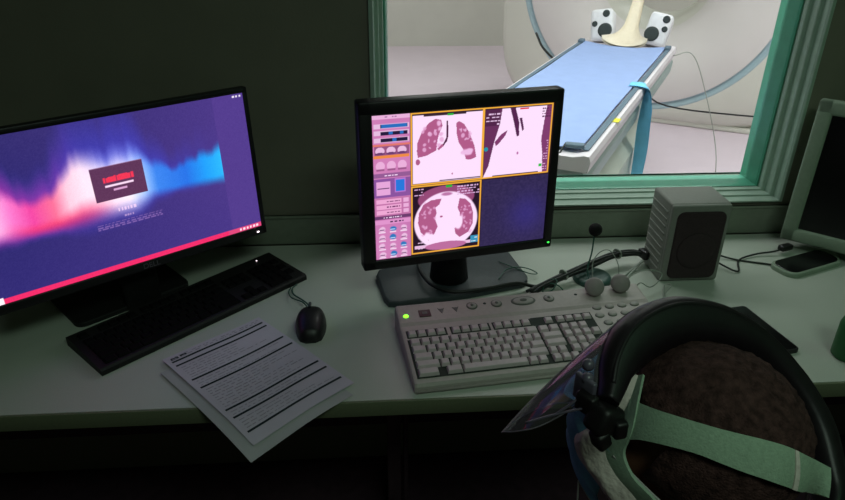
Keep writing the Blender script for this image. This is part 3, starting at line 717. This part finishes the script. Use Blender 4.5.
q = MB(); q.tube(smooth([(-.145, 1.225, .012), (-.152, 1.245, .012), (-.168, 1.275, .006), (-.187, 1.30, .004), (-.192, 1.325, .004), (-.184, 1.345, .003)], 6), .0017, seg=8)
q.tube(smooth([(-.147, 1.225, .012), (-.163, 1.25, .014), (-.188, 1.275, .010), (-.198, 1.305, .006), (-.196, 1.33, .004)], 6), .0015, seg=8)
obj('cord', q, M['cable_green'], ms)

# ------------------------------------------------------------------ papers
PO = Vector((-.408, 1.066, 0)); PR = 41.58
def sheet(name, o, rot, w_, l, z0, sag, m, label, group):
    a = rz(rot); mb = MB(); Cc = 14; Rr = 22
    def pt(s_, t):
        p = Vector(o)+a@Vector((s_*w_, -t*l, 0)); over = max(0, dy0-p.y)
        z = z0+.0012*math.sin(6*s_+4*t)-sag*over*over+(.002*(max(0, .25-s_)*4)**2*(1-t))
        return Vector((p.x, p.y, z))
    mb.grid([[pt(i/Cc, j/Rr) for i in range(Cc+1)] for j in range(Rr+1)]); mb.grid([[pt(i/Cc, j/Rr)-UZ*.0004 for i in range(Cc+1)] for j in range(Rr+1)])
    return tag(obj(name, mb, m), label, 'paper'), pt
s2, pt2 = sheet('paper_sheet', PO+rz(PR)@Vector((-.020, -.028, 0)), PR, .212, .297, .002, .75, M['paper2'], 'plain lower paper sheet peeking out beneath the printed form', 'papers')
s2.location.z += .0; 
s1, pt1 = sheet('printed_form', PO+Vector((-.002, .002, 0)), PR, .213, .306, .0052, .75, M['paper'], 'printed form with thick black ruled lines hanging over the desk edge', 'papers')
def lines(spec, th, m, name):
    mb = MB()
    for s0, s1_, t, tt in spec:
        n = 14; mb.grid([[pt1(s0+(s1_-s0)*i/n, t+d)+UZ*.0004 for i in range(n+1)] for d in (-tt, tt)], smooth=False)
        mb.grid([[pt1(s0+(s1_-s0)*i/n, t+d)+UZ*.0007 for i in range(n+1)] for d in (-tt, tt)], smooth=False)
    obj(name, mb, m, s1)
lines([(.04, .97, t, .0075) for t in (.075, .125, .315, .415, .685, .765, .905)], .01, M['ink'], 'ruled_line')
spec = []; rg = random.Random(4)
for t in (.03, .048):
    x = .06
    while x < .95: l = rg.uniform(.01, .05); spec.append((x, min(x+l, .96), t, .004)); x += l+rg.uniform(.01, .05)
lines(spec, .01, M['ink_grey'], 'print')
spec = []
for t in [.16, .185, .21, .235, .26, .285, .345, .37, .395, .45, .475, .50, .525, .55, .575, .60, .63, .655, .715, .74, .80, .825, .85, .875]:
    x = .06; end = rg.uniform(.4, .95)
    while x < end: l = rg.uniform(.015, .07); spec.append((x, min(x+l, .96), t, .0028)); x += l+rg.uniform(.008, .03)
lines(spec, .01, M['ink_grey'], 'print')
lines([(.05, .12, .045, .010), (.14, .2, .040, .010)], .01, M['ink'], 'print')

# ------------------------------------------------------------------ speaker
spk = thing('loudspeaker', (.718, 1.369, 0), 'grey box loudspeaker with dark cloth front under the window', 'loudspeaker')
m = MB(); m.box((.718, 1.370, .0975), (.138, .104, .193), bev=.006, seg=3); m.box((.718, 1.3185, .0975), (.136, .012, .189), bev=.004)
for k in range(9): m.box((.6485, 1.372, .025+.018*k), (.003, .085, .006), bev=.001)
obj('cabinet', m, M['speaker'], spk)
m = MB(); m.prism(rounded(.112, .166, .016), 0, .006, bev=.003); m.xf(Matrix.Translation((.720, 1.3135, .094)) @ Matrix.Rotation(R(90), 4, 'X')); 
gl = obj('grille', m, M['grille'], spk)
m = MB(); m.lathe([(.045, 0), (.043, .0015), (.03, .001), (.012, .0025), (0, .003)], (.720, 1.3072, .082), (0, -1, 0), seg=32); obj('cone', m, M['grille'], gl)
for sx in (-.055, .055):
    for sy in (-.035, .035): obj('rubber_foot', MB().lathe([(.008, 0), (.008, .002)], (.718+sx, 1.37+sy, 0), seg=14), M['black_matte'], spk)
# cables right of the speaker
pc = thing('speaker_cable', (.87, 1.37, 0), 'black cable with a plug running right from the loudspeaker', 'cable')
q = MB(); q.tube(smooth([(.785, 1.40, .028), (.82, 1.375, .012), (.855, 1.345, .004), (.885, 1.40, .004), (.94, 1.425, .006), (.985, 1.428, .010), (1.005, 1.43, .014)], 7), .0023, seg=8); obj('wire', q, M['cable'], pc)
q = MB(); q.box((1.022, 1.437, .017), (.036, .018, .014), rot=rz(20), bev=.003); obj('plug', q, M['black'], pc)
cable('power_lead', [(.785, 1.43, .03), (.83, 1.425, .012), (.88, 1.405, .003), (.93, 1.385, .003), (.962, 1.372, .003), (.985, 1.36, .003)], .0023, M['cable'], 'thinner black lead reaching from loudspeaker to the white-rimmed handset', 'cable')

# ------------------------------------------------------------------ cable bundle behind the keyboard
bd = thing('cable_bundle', (.5, 1.36, 0), 'thick bundle of black cables tied together between monitor and loudspeaker', 'cables')
def bundle(dz, dy, r, wob):
    return smooth([(.335+wob, 1.262+dy, .006+dz), (.37, 1.283+dy, .012+dz), (.43, 1.315+dy, .020+dz), (.50, 1.35+dy, .026+dz+wob), (.56, 1.385+dy, .030+dz), (.61, 1.40+dy, .028+dz), (.640, 1.398+dy*.4, .028+dz*.5)], 8)
for dz, dy, r, wob in ((0, 0, .0045, 0), (.007, .006, .004, .003), (.002, .014, .0035, -.004), (.009, -.004, .003, .006)):
    obj('strand', MB().tube(bundle(dz, dy, r, wob), r, seg=8), M['cable'], bd)
for x, y, z in ((.425, 1.317, .023), (.575, 1.393, .033)):
    q = MB(); q.lathe([(.013, -.002), (.0135, 0), (.013, .002)], (x, y+.003, z), (.85, .5, .1), seg=16); obj('tie', q, M['cable_grey'], bd)
q = MB(); q.box((.642, 1.397, .030), (.018, .03, .022), rot=rz(20), bev=.004); obj('connector', q, M['black'], bd)
cable('signal_cable', [(.10, 1.42, .02), (.095, 1.36, .032), (.105, 1.315, .028), (.125, 1.283, .024), (.17, 1.262, .021), (.24, 1.272, .021), (.31, 1.292, .021), (.352, 1.297, .008), (.40, 1.30, .006)], .0042, M['cable'], 'black cable draped across the foot of the square monitor')
cable('thin_wire', [(.275, 1.318, .017), (.295, 1.352, .020), (.325, 1.368, .020), (.355, 1.368, .014), (.372, 1.352, .010), (.352, 1.35, .012), (.315, 1.372, .019), (.29, 1.402, .017)], .0013, M['cable_green'], 'thin green wire curled on the right of the monitor foot', 'wire')
cable('tangled_wire', [(.345, 1.262, .004), (.36, 1.29, .008), (.385, 1.30, .022), (.40, 1.285, .028), (.385, 1.262, .018), (.365, 1.262, .012), (.375, 1.285, .020), (.40, 1.275, .022), (.42, 1.258, .004)], .0015, M['cable_green'], 'tangled thin wire at the left end of the cable bundle', 'wire')
for k, (dx, lab) in enumerate(((0, 'upper grey flex beside the loudspeaker foot, behind the headset'), (.022, 'lower grey flex beside the loudspeaker foot, nearer the headset'))):
    cable('flex', [(.636, 1.386-dx*.2, .02), (.61-dx*.3, 1.365, .006), (.575-dx*.6, 1.325, .003), (.545-dx, 1.285, .003)], .0028, M['cable_grey'], lab, 'cable')
q = MB(); q.lathe([(.044, 0), (.045, .003), (.042, .010), (.03, .0125), (0, .013)], (.498, 1.334, 0), seg=36); tag(obj('round_stand', q, M['coaster']), 'dark teal round disc on desk behind the headset', 'stand')

# ------------------------------------------------------------------ pale switched-off monitor (right)
mdir = Vector((.74, -.673, 0)).normalized(); yaw = math.degrees(math.atan2(mdir.y, mdir.x))
ex, ey, ez = frame_axes(yaw, 6.); wd, ht, bl = .325, .285, .033
cor = Vector((1.022, 1.470, .028)); cen = cor+ex*(wd/2+bl)+ez*(ht/2+bl); rot = rotm(ex, ey, ez)
pm = thing('old_monitor', (1.25, 1.37, 0), 'pale beige framed monitor switched off at the right wall', 'monitor')
obj('bezel', bezel(cen, ex, ey, ez, wd, ht, bl, bl, bl, bl, .006, .03, .006), M['pale_monitor'], pm)
obj('screen', MB().box(cen+ey*.004, (wd+.006, .006, ht+.006), rot=rot), M['dead_screen'], pm)
m = MB(); m.box(cen+ey*.035, (wd+.05, .05, ht+.05), rot=rot, bev=.015, seg=3); obj('back_shell', m, M['pale_monitor'], pm)
nb = cen+ey*.075; m = MB(); m.tube([nb-ez*.02, Vector((nb.x, nb.y, .10)), Vector((nb.x, nb.y, .012))], [.03, .028, .034], seg=16); obj('neck', m, M['pale_monitor'], pm)
m = MB(); m.lathe([(.085, 0), (.085, .008), (.075, .014), (0, .016)], (nb.x+.01, nb.y, 0), seg=36); obj('base', m, M['pale_monitor'], pm)
# white-rimmed handset
hd = thing('handset', (1.04, 1.368, 0), 'flat black handset with white rim lying below the pale monitor', 'handset')
ol = [tuple((Vector((1.040, 1.372, 0))+rz(21)@Vector((x, y, 0)))[:2]) for x, y in rounded(.185, .074, .026, 7)]
obj('shell', MB().prism(ol, 0, .011, bev=.003), M['pale_monitor'], hd)
ol = [tuple((Vector((1.040, 1.373, 0))+rz(21)@Vector((x, y, 0)))[:2]) for x, y in rounded(.170, .062, .022, 7)]
obj('face', MB().prism(ol, .0105, .0128, bev=.001), M['dead_screen'], hd)
# black phone behind the head
a = rz(99); ol = [tuple((Vector((.766, 1.101, 0))+rz(-79.5)@Vector((x, y, 0)))[:2]) for x, y in rounded(.165, .082, .008, 4)]
ph = tag(obj('phone', MB().prism(ol, 0, .009, bev=.0015), M['black']), 'black phone lying flat on the desk behind the seated head', 'phone')
ol = [tuple((Vector((.766, 1.101, 0))+rz(-79.5)@Vector((x, y, 0)))[:2]) for x, y in rounded(.158, .075, .006, 4)]
obj('glass', MB().prism(ol, .0088, .0094), M['dead_screen'], ph)
# green bottle at the frame edge
bt = thing('bottle', (.908, 1.010, 0), 'small green plastic bottle at the right end of the desk', 'bottle')
m = MB(); m.lathe([(.0, 0), (.026, .0), (.030, .004), (.030, .07), (.026, .084), (.012, .096), (.011, .102)], (.908, 1.010, 0), seg=28); obj('body', m, M['green'], bt)
m = MB(); m.lathe([(.0135, .100), (.0135, .118), (.012, .121), (0, .1215)], (.908, 1.010, 0), seg=22); obj('cap', m, M['pale_green'], bt)

# ------------------------------------------------------------------ the person
HC = Vector((.353, .538, .269))
hu = Vector((.22, -.26, .94)).normalized(); hf = Vector((-.88, .40, .14)); hf = (hf-hu*hf.dot(hu)).normalized(); hl = hu.cross(hf).normalized()   # hl: the person's left
def hp(f, l, u_): return HC+hf*f+hl*l+hu*u_
HR = Matrix((hf, hl, hu)).transposed()
body = MB()
E_ = lambda p, r, rot=HR: body.ell(p, r, rot=rot, seg=20, rings=14)
E_(hp(-.004, 0, .004), (.090, .075, .088)); E_(hp(.045, 0, -.045), (.052, .062, .075)); E_(hp(.055, 0, -.095), (.038, .044, .032)); E_(hp(.0, 0, -.06), (.07, .062, .07))
for s_ in (-1, 1):
    E_(hp(.072, .034*s_, -.045), (.022, .02, .018)); E_(hp(.085, .03*s_, -.008), (.016, .024, .010)); E_(hp(.0, .078*s_, -.03), (.018, .008, .03)); E_(hp(.02, .05*s_, -.085), (.04, .022, .022))
body.tube([hp(.096, 0, -.012), hp(.108, 0, -.035), hp(.116, 0, -.048), hp(.100, 0, -.056)], [.008, .010, .013, .010], seg=12)
E_(hp(.093, 0, -.074), (.012, .022, .006)); E_(hp(.091, 0, -.083), (.012, .019, .006))
def cap_(pts, rr):
    pts = [Vector(p) for p in pts]; body.tube(smooth(pts, 4), [float(q_) for q_ in np.interp(np.linspace(0, 1, (len(pts)-1)*4+1), np.linspace(0, 1, len(pts)), rr)], seg=16)
    for p, r in ((pts[0], rr[0]), (pts[-1], rr[-1])): body.ell(p, (r*.99,)*3, seg=16, rings=10)
neck0 = hp(-.015, 0, -.07); chest = Vector((.335, .42, .02))
cap_([neck0, neck0*.5+chest*.5+Vector((.0, -.01, .0)), chest+Vector((0, 0, .02))], [.056, .055, .066])
shL, shR = Vector((.155, .47, -.01)), Vector((.515, .40, -.03))
pel = Vector((.345, .27, -.215))
cap_([shL, chest+Vector((0, 0, -.005)), shR], [.06, .085, .06])
cap_([chest+Vector((0, 0, -.03)), chest*.5+pel*.5+Vector((0, -.03, 0)), pel], [.125, .125, .135])
body.ell(chest*.6+pel*.4, (.165, .105, .16), rot=rz(-8), seg=20, rings=14); body.ell(pel, (.17, .12, .10), seg=20, rings=14)
hands = []
for s_, sh_ in ((-1, shL), (1, shR)):
    el = sh_+Vector((.035*s_, .02, -.25)); wr = Vector((.34+.07*s_, .53, -.145))
    cap_([sh_, sh_*.5+el*.5, el], [.052, .045, .038]); cap_([el, el*.5+wr*.5, wr], [.038, .034, .025]); hands.append((s_, wr))
    hip = pel+Vector((.095*s_, 0, -.03)); kn = Vector((.345+.13*s_, .74, -.235)); an = Vector((.345+.14*s_, .70, FLOOR+.10))
    cap_([hip, hip*.5+kn*.5, kn], [.082, .072, .058]); cap_([kn, kn*.5+an*.5+Vector((0, -.02, 0)), an], [.056, .052, .036])
    cap_([an+Vector((0, 0, -.045)), an+Vector((.01*s_, .09, -.062)), an+Vector((.015*s_, .16, -.068))], [.042, .036, .030])
for s_, wr in hands:                        # hands resting on the thighs: palm, four fingers, thumb
    pr_ = rz(-12*s_); d = pr_@Vector((0, 1, -.12)); side = pr_@Vector((1, 0, 0))
    body.ell(wr+d*.05, (.038, .048, .014), rot=pr_, seg=16, rings=10)
    for k, ln in enumerate((.062, .074, .078, .068)):
        b0 = wr+d*.09+side*(.026-.0175*k)*(-s_)*-1; cap_([b0-d*.02, b0+d*ln*.5+Vector((0, 0, .002)), b0+d*ln+Vector((0, 0, -.014))], [.009, .0085, .0072])
    t0 = wr+d*.03-side*s_*.03; cap_([t0, t0+d*.03-side*s_*.02, t0+d*.062-side*s_*.026], [.012, .0105, .009])
bmesh.ops.recalc_face_normals(body.bm, faces=body.bm.faces)
tm = bpy.data.meshes.new('person'); body.bm.to_mesh(tm); body.bm.free()
to = bpy.data.objects.new('tmp_body', tm); COL.objects.link(to)
rm = to.modifiers.new('r', 'REMESH'); rm.mode = 'VOXEL'; rm.voxel_size = .0055
smm = to.modifiers.new('s', 'SMOOTH'); smm.factor = .6; smm.iterations = 5
bpy.context.view_layer.update()
bm_ = bmesh.new(); em = bpy.data.meshes.new_from_object(to.evaluated_get(bpy.context.evaluated_depsgraph_get())); bm_.from_mesh(em); bpy.data.objects.remove(to)
for f in bm_.faces:
    c = f.calc_center_median(); f.smooth = True; rel = c-HC
    f.material_index = 0
    under = (c-neck0).length
    handy = any((c-w_).length < .15 and c.y > w_.y-.01 and c.z > w_.z-.075 and abs(c.x-w_.x) < .09 for _, w_ in hands) and c.z > -.185
    if rel.dot(hu) < -.15 and c.z < .10 and not handy: f.material_index = 1
    if handy: f.material_index = 0
pb = obj('person', bm_, [M['skin'], M['shirt']], base=(.345, .30, FLOOR))
tag(pb, 'person seated at the desk seen from behind in face shield and blue mask', 'person')
# cropped hair over the skull
hm = MB(); b2 = bmesh.new(); bmesh.ops.create_uvsphere(b2, u_segments=64, v_segments=40, radius=1)
kill = []
for v_ in b2.verts:
    d = v_.co.copy(); f_, l_, u_ = d.x, d.y, d.z
    if (f_ > .60 and u_ < .25) or (f_ > .05 and u_ < -.28) or u_ < -.78: kill.append(v_)
    nz = noise.noise(d*9)*.0035+noise.noise(d*26)*.002+noise.noise(d*60)*.001
    v_.co = hp(d.x*(.102+nz)-.001, d.y*(.095+nz), d.z*(.096+nz)+.002)
bmesh.ops.delete(b2, geom=kill, context='VERTS'); 
for f in b2.faces: f.smooth = True
r_ = bmesh.ops.solidify(b2, geom=b2.faces[:], thickness=.005)
hm.merge(b2); hr = obj('hair', hm, M['hair'], pb)
for s_ in (-1, 1):
    e = obj('eye', MB().ell(hp(.087, .031*s_, -.020), (.011, .013, .008), rot=HR), M['eye'], pb); obj('iris', MB().ell(hp(.0965, .031*s_, -.020), (.0025, .005, .005), rot=HR), M['iris'], e)
# blue mask over nose and chin
mk = MB()
def mpt(t, s_):                       # t across the face -1..1, s_ top to bottom 0..1
    ang = R(46*t); bul = .136+.008*math.sin(math.pi*s_)-.010*abs(t); pleat = .0015*math.sin(s_*26)
    return hp((bul+pleat)*math.cos(ang)*1.0-.006-.02*s_*s_, (.088+pleat)*math.sin(ang)*1.04, -.022-.098*s_)
mk.grid([[mpt(-1+2*i/28, j/18) for i in range(29)] for j in range(19)]); mk.grid([[mpt(-1+2*i/28, j/18)-hf*.002 for i in range(29)] for j in range(19)])
mo = obj('face_mask', mk, M['mask'], pb); mo['label'] = 'blue pleated surgical mask'
for s_ in (-1, 1): obj('ear_loop', MB().tube(smooth([mpt(.97*s_, .05), hp(.02, .093*s_, -.03), hp(-.008, .096*s_, -.02), hp(-.012, .096*s_, -.05), hp(.0, .092*s_, -.09), mpt(.97*s_, .95)], 6), .0014, seg=6), M['string'], mo)
for dx_, dz_ in ((.0, -.045), (.020, -.034)):
    obj('loose_string', MB().tube(smooth([mpt(.6, 1.), mpt(.6, 1.)+Vector((dx_*.5, -.005, dz_*.5)), mpt(.6, 1.)+Vector((dx_, -.010, dz_))], 5), .0011, seg=6), M['string'], mo)

# ------------------------------------------------------------------ face shield: guard, visor, harness
fs = thing('face_shield', HC+Vector((0, 0, -.06)), 'black browed face shield with clear visor worn on the seated head', 'face shield')
ring_u = Vector((.3738, -.5803, .7236))
G = [(0.2203, 0.5084, 0.3385, 0.0108), (0.2299, 0.5244, 0.3463, 0.0149), (0.2404, 0.5432, 0.3559, 0.0205), (0.2599, 0.566, 0.3641, 0.0265), (0.2868, 0.5873, 0.3674, 0.0278), (0.3219, 0.6067, 0.3648, 0.0295), (0.3574, 0.6186, 0.356, 0.0284), (0.395, 0.6259, 0.3424, 0.0259), (0.4379, 0.6239, 0.3186, 0.0214), (0.4717, 0.608, 0.2884, 0.0176), (0.4919, 0.5883, 0.2622, 0.0172), (0.5025, 0.5627, 0.2362, 0.0176), (0.5002, 0.532, 0.2127, 0.0156), (0.4956, 0.5116, 0.1988, 0.0139), (0.4761, 0.4857, 0.188, 0.0114)]
gpt = smooth([g_[:3] for g_ in G], 5); gw = [float(q_) for q_ in np.interp(np.linspace(0, 1, len(gpt)), np.linspace(0, 1, len(G)), [g_[3] for g_ in G])]
def radial(i):
    t = (gpt[min(i+1, len(gpt)-1)]-gpt[max(i-1, 0)]).normalized(); r = t.cross(ring_u).normalized()
    return -r if r.dot(gpt[i]-HC) < 0 else r
m = MB(); rows = []
for i, p in enumerate(gpt):
    r = radial(i); hw = gw[i]; sec = []
    for k in range(20):
        a = 2*math.pi*k/20; ca, sa = math.cos(a), math.sin(a)
        ridge = .0022 if k in (6, 7) else 0
        sec.append(p+r*hw*math.copysign(abs(ca)**.8, ca)+ring_u*((.016+.25*hw)*math.copysign(abs(sa)**.9, sa)-.010*(1-ca)*.5+.004+ridge))
    rows.append(sec)
vs = m.grid(rows, 0, close_v=True); m.cap(vs[0][::-1]); m.cap(vs[-1]); obj('brow_guard', m, M['guard'], fs)
# raised rim along the guard
m = MB(); m.tube([p+radial(i)*gw[i]*.55+ring_u*(.012+.25*gw[i]) for i, p in enumerate(gpt) if 4 <= i <= len(gpt)-6], .0035, seg=8); obj('guard_rim', m, M['guard'], fs)
# visor: clear curved sheet dropping from the guard
vdir = Vector((-.1095, .015, -.157)); m = MB(); rows = []
nT = 10; idx = list(range(3, 52))
def vlen(i):
    x = (i-3)/13.0
    return min(1.0, .10+.9*max(0, x)**.75) if i < 40 else max(.15, 1-(i-40)/14)
for i in idx:
    r = radial(i); p = gpt[i]+r*(gw[i]*.93+.001); L = vlen(i)
    rows.append([p+vdir*(L*j/nT)+r*.004*math.sin(math.pi*j/nT) for j in range(nT+1)])
m.grid(rows); m.grid([[q+ring_u*.0004+radial(idx[k])*.0012 for q in r] for k, r in enumerate(rows)]); obj('visor', m, M['visor'], fs)
m = MB(); edge = [r[-1] for r in rows]; m.tube(edge, .0009, seg=6); obj('visor_edge', m, M['edge'], fs)
# pivot hardware at the left temple
P0 = gpt[0]
m = MB(); m.box(P0+Vector((-.002, -.010, -.008)), (.034, .026, .030), rot=rz(30)@Matrix.Rotation(R(25), 3, 'Y'), bev=.007, seg=3); m.box(P0+Vector((-.006, -.018, -.026)), (.016, .018, .022), rot=rz(25)@Matrix.Rotation(R(-20), 3, 'Y'), bev=.004); m.box(P0+Vector((-.018, .0, .004)), (.012, .022, .022), rot=rz(35), bev=.003); m.box(P0+Vector((.012, -.016, -.016)), (.014, .014, .02), rot=rz(10), bev=.003)
obj('pivot_clip', m, M['clip'], fs)
m = MB()
for o in (Vector((-.016, .012, .024)), Vector((-.012, .026, .030))): m.ell(P0+o, (.0065, .0065, .0065), seg=14, rings=8)
m.tube(smooth([P0+Vector((-.016, -.004, .002)), P0+Vector((-.05, .004, -.014)), P0+Vector((-.075, .008, -.026))], 5), .0013, seg=6)
m.tube(smooth([P0+Vector((-.016, .008, .016)), P0+Vector((-.03, .004, .002)), P0+Vector((-.05, .004, -.016))], 5), .0014, seg=6)
m.box(P0+Vector((-.018, .010, .012)), (.006, .026, .03), rot=rz(30), bev=.002)
obj('screw', m, M['clip_grey'], fs)
# harness webbing following the skull
CU = [[0.2604, 0.5391, 0.3186], [0.2734, 0.5084, 0.3307], [0.2856, 0.4929, 0.3357], [0.3018, 0.4785, 0.3387], [0.3193, 0.4676, 0.3392], [0.3401, 0.4596, 0.3376], [0.3593, 0.4557, 0.3339], [0.3835, 0.4545, 0.3249], [0.413, 0.4598, 0.3052], [0.4446, 0.4656, 0.2831]]
CL = [[0.2523, 0.5137, 0.286], [0.2599, 0.4996, 0.2988], [0.2779, 0.4775, 0.3106], [0.2987, 0.4609, 0.3151], [0.3166, 0.45, 0.3132], [0.3361, 0.4422, 0.3085], [0.356, 0.4384, 0.3021], [0.3785, 0.4386, 0.2914], [0.4228, 0.4604, 0.2571], [0.4373, 0.4474, 0.2619]]
LL = [[0.2678, 0.5634, 0.3267], [0.2513, 0.5532, 0.2949], [0.2357, 0.5728, 0.2543], [0.2179, 0.5668, 0.2445], [0.218, 0.5531, 0.2306], [0.2287, 0.5377, 0.2182], [0.2408, 0.5208, 0.2063], [0.248, 0.5082, 0.1982], [0.2535, 0.4949, 0.1901]]
LR = [[0.2758, 0.5523, 0.3402], [0.2645, 0.5303, 0.3269], [0.2579, 0.5162, 0.3103], [0.254, 0.5102, 0.2946], [0.2505, 0.5109, 0.2696], [0.2574, 0.4955, 0.2523], [0.2695, 0.477, 0.2456], [0.2798, 0.4693, 0.235], [0.2943, 0.4694, 0.2135]]
def band(A, B, th, rmin=.104, bulge=0., seed=0):
    A, B = smooth(A, 6), smooth(B, 6); m = MB(); out = []; inn = []
    for a_, b_ in zip(A, B):
        ro, ri = [], []
        for j in range(13):
            t = j/12; p = a_.lerp(b_, t)-HC; ra = (a_-HC).length*(1-t)+(b_-HC).length*t
            r = max(rmin, ra)+bulge*math.sin(math.pi*t)*(1+.5*noise.noise(p*70+Vector((seed, 0, 0))))
            ro.append(HC+p.normalized()*r); ri.append(HC+p.normalized()*(r-th))
        out.append(ro); inn.append(ri)
    m.grid(out); m.grid(inn)
    for e in (0, -1): m.grid([out[e], inn[e]])
    m.grid([[r[0] for r in out], [r[0] for r in inn]]); m.grid([[r[-1] for r in out], [r[-1] for r in inn]])
    return m
obj('crown_strap', band(CU, CL, .003), M['harness'], fs)
# split the lower piece: webbing beside the skull, quilted pad towards the face
MIDL = [Vector(a_).lerp(Vector(b_), .64) for a_, b_ in zip(LL, LR)]
obj('rear_strap', band(MIDL, LR, .003, rmin=.104), M['harness'], fs)
pd = obj('temple_pad', band(LL, MIDL, .008, rmin=.104, bulge=.006, seed=3), M['cloth'], fs); pd['label'] = 'pale crumpled padding'
obj('strap_seam', band([Vector(CU[8]).lerp(Vector(CU[7]), .75), Vector(CU[8]).lerp(Vector(CU[7]), .6)], [Vector(CL[8]).lerp(Vector(CL[7]), .75), Vector(CL[8]).lerp(Vector(CL[7]), .6)], .003, rmin=.1052), M['cloth'], fs)

# ------------------------------------------------------------------ lights
def area(name, loc, sx, sy, power, col, tgt=None):
    l = bpy.data.lights.new(name, 'AREA'); l.shape = 'RECTANGLE'; l.size = sx; l.size_y = sy; l.energy = power; l.color = col
    o = bpy.data.objects.new(name, l); COL.objects.link(o); o.location = loc
    if tgt is not None: o.rotation_euler = (Vector(tgt)-Vector(loc)).to_track_quat('-Z', 'Y').to_euler()
    return o
for x, y, e in ((-.4, 2.4, 30), (1.6, 3.0, 27), (3.6, 3.2, 32), (.0, 6.2, 29), (3.8, 6.6, 27), (.75, 2.15, 20)):
    area('scanner_room_light', (x, y, CZ-.03), 1.2, .6, e, (1., .965, .985))
area('added_control_room_fill', (.55, -.55, ZC-.03), .9, .5, 11., (.74, 1., .80))  # added unseen fill that brightens the desk and the backs of things
area('added_control_room_fill', (2.1, .3, ZC-.03),   .6, .4, 2.6, (.40, 1., .52))  # added unseen green fill, tints the right side of the desk and wall
wd_ = bpy.data.worlds.new('world'); sc.world = wd_; wd_.use_nodes = True
wd_.node_tree.nodes['Background'].inputs['Color'].default_value = (.01, .012, .012, 1); wd_.node_tree.nodes['Background'].inputs['Strength'].default_value = .2

# ------------------------------------------------------------------ camera
cd = bpy.data.cameras.new('camera'); cam = bpy.data.objects.new('camera', cd); COL.objects.link(cam)
fw = Vector((0.06718143, 0.8858331, -0.45911477)); rt = Vector((0.99741811, -0.07132871, 0.00832612)); up = Vector((0.02537251, 0.45848875, 0.88833794))
cam.matrix_world = Matrix.Translation((0, 0, .78)) @ Matrix((rt, up, -fw)).transposed().to_4x4()
cd.sensor_fit = 'HORIZONTAL'; cd.sensor_width = 36; cd.lens = 674.45/845*36; cd.clip_start = .02; cd.clip_end = 60
sc.camera = cam

# lift the whole place so that the floor is z = 0
for o in bpy.data.objects:
    if o.parent is None: o.location.z -= FLOOR
vs_ = sc.view_settings
vs_.view_transform = 'Standard'; vs_.look = 'None'; vs_.exposure = 0; vs_.gamma = 1
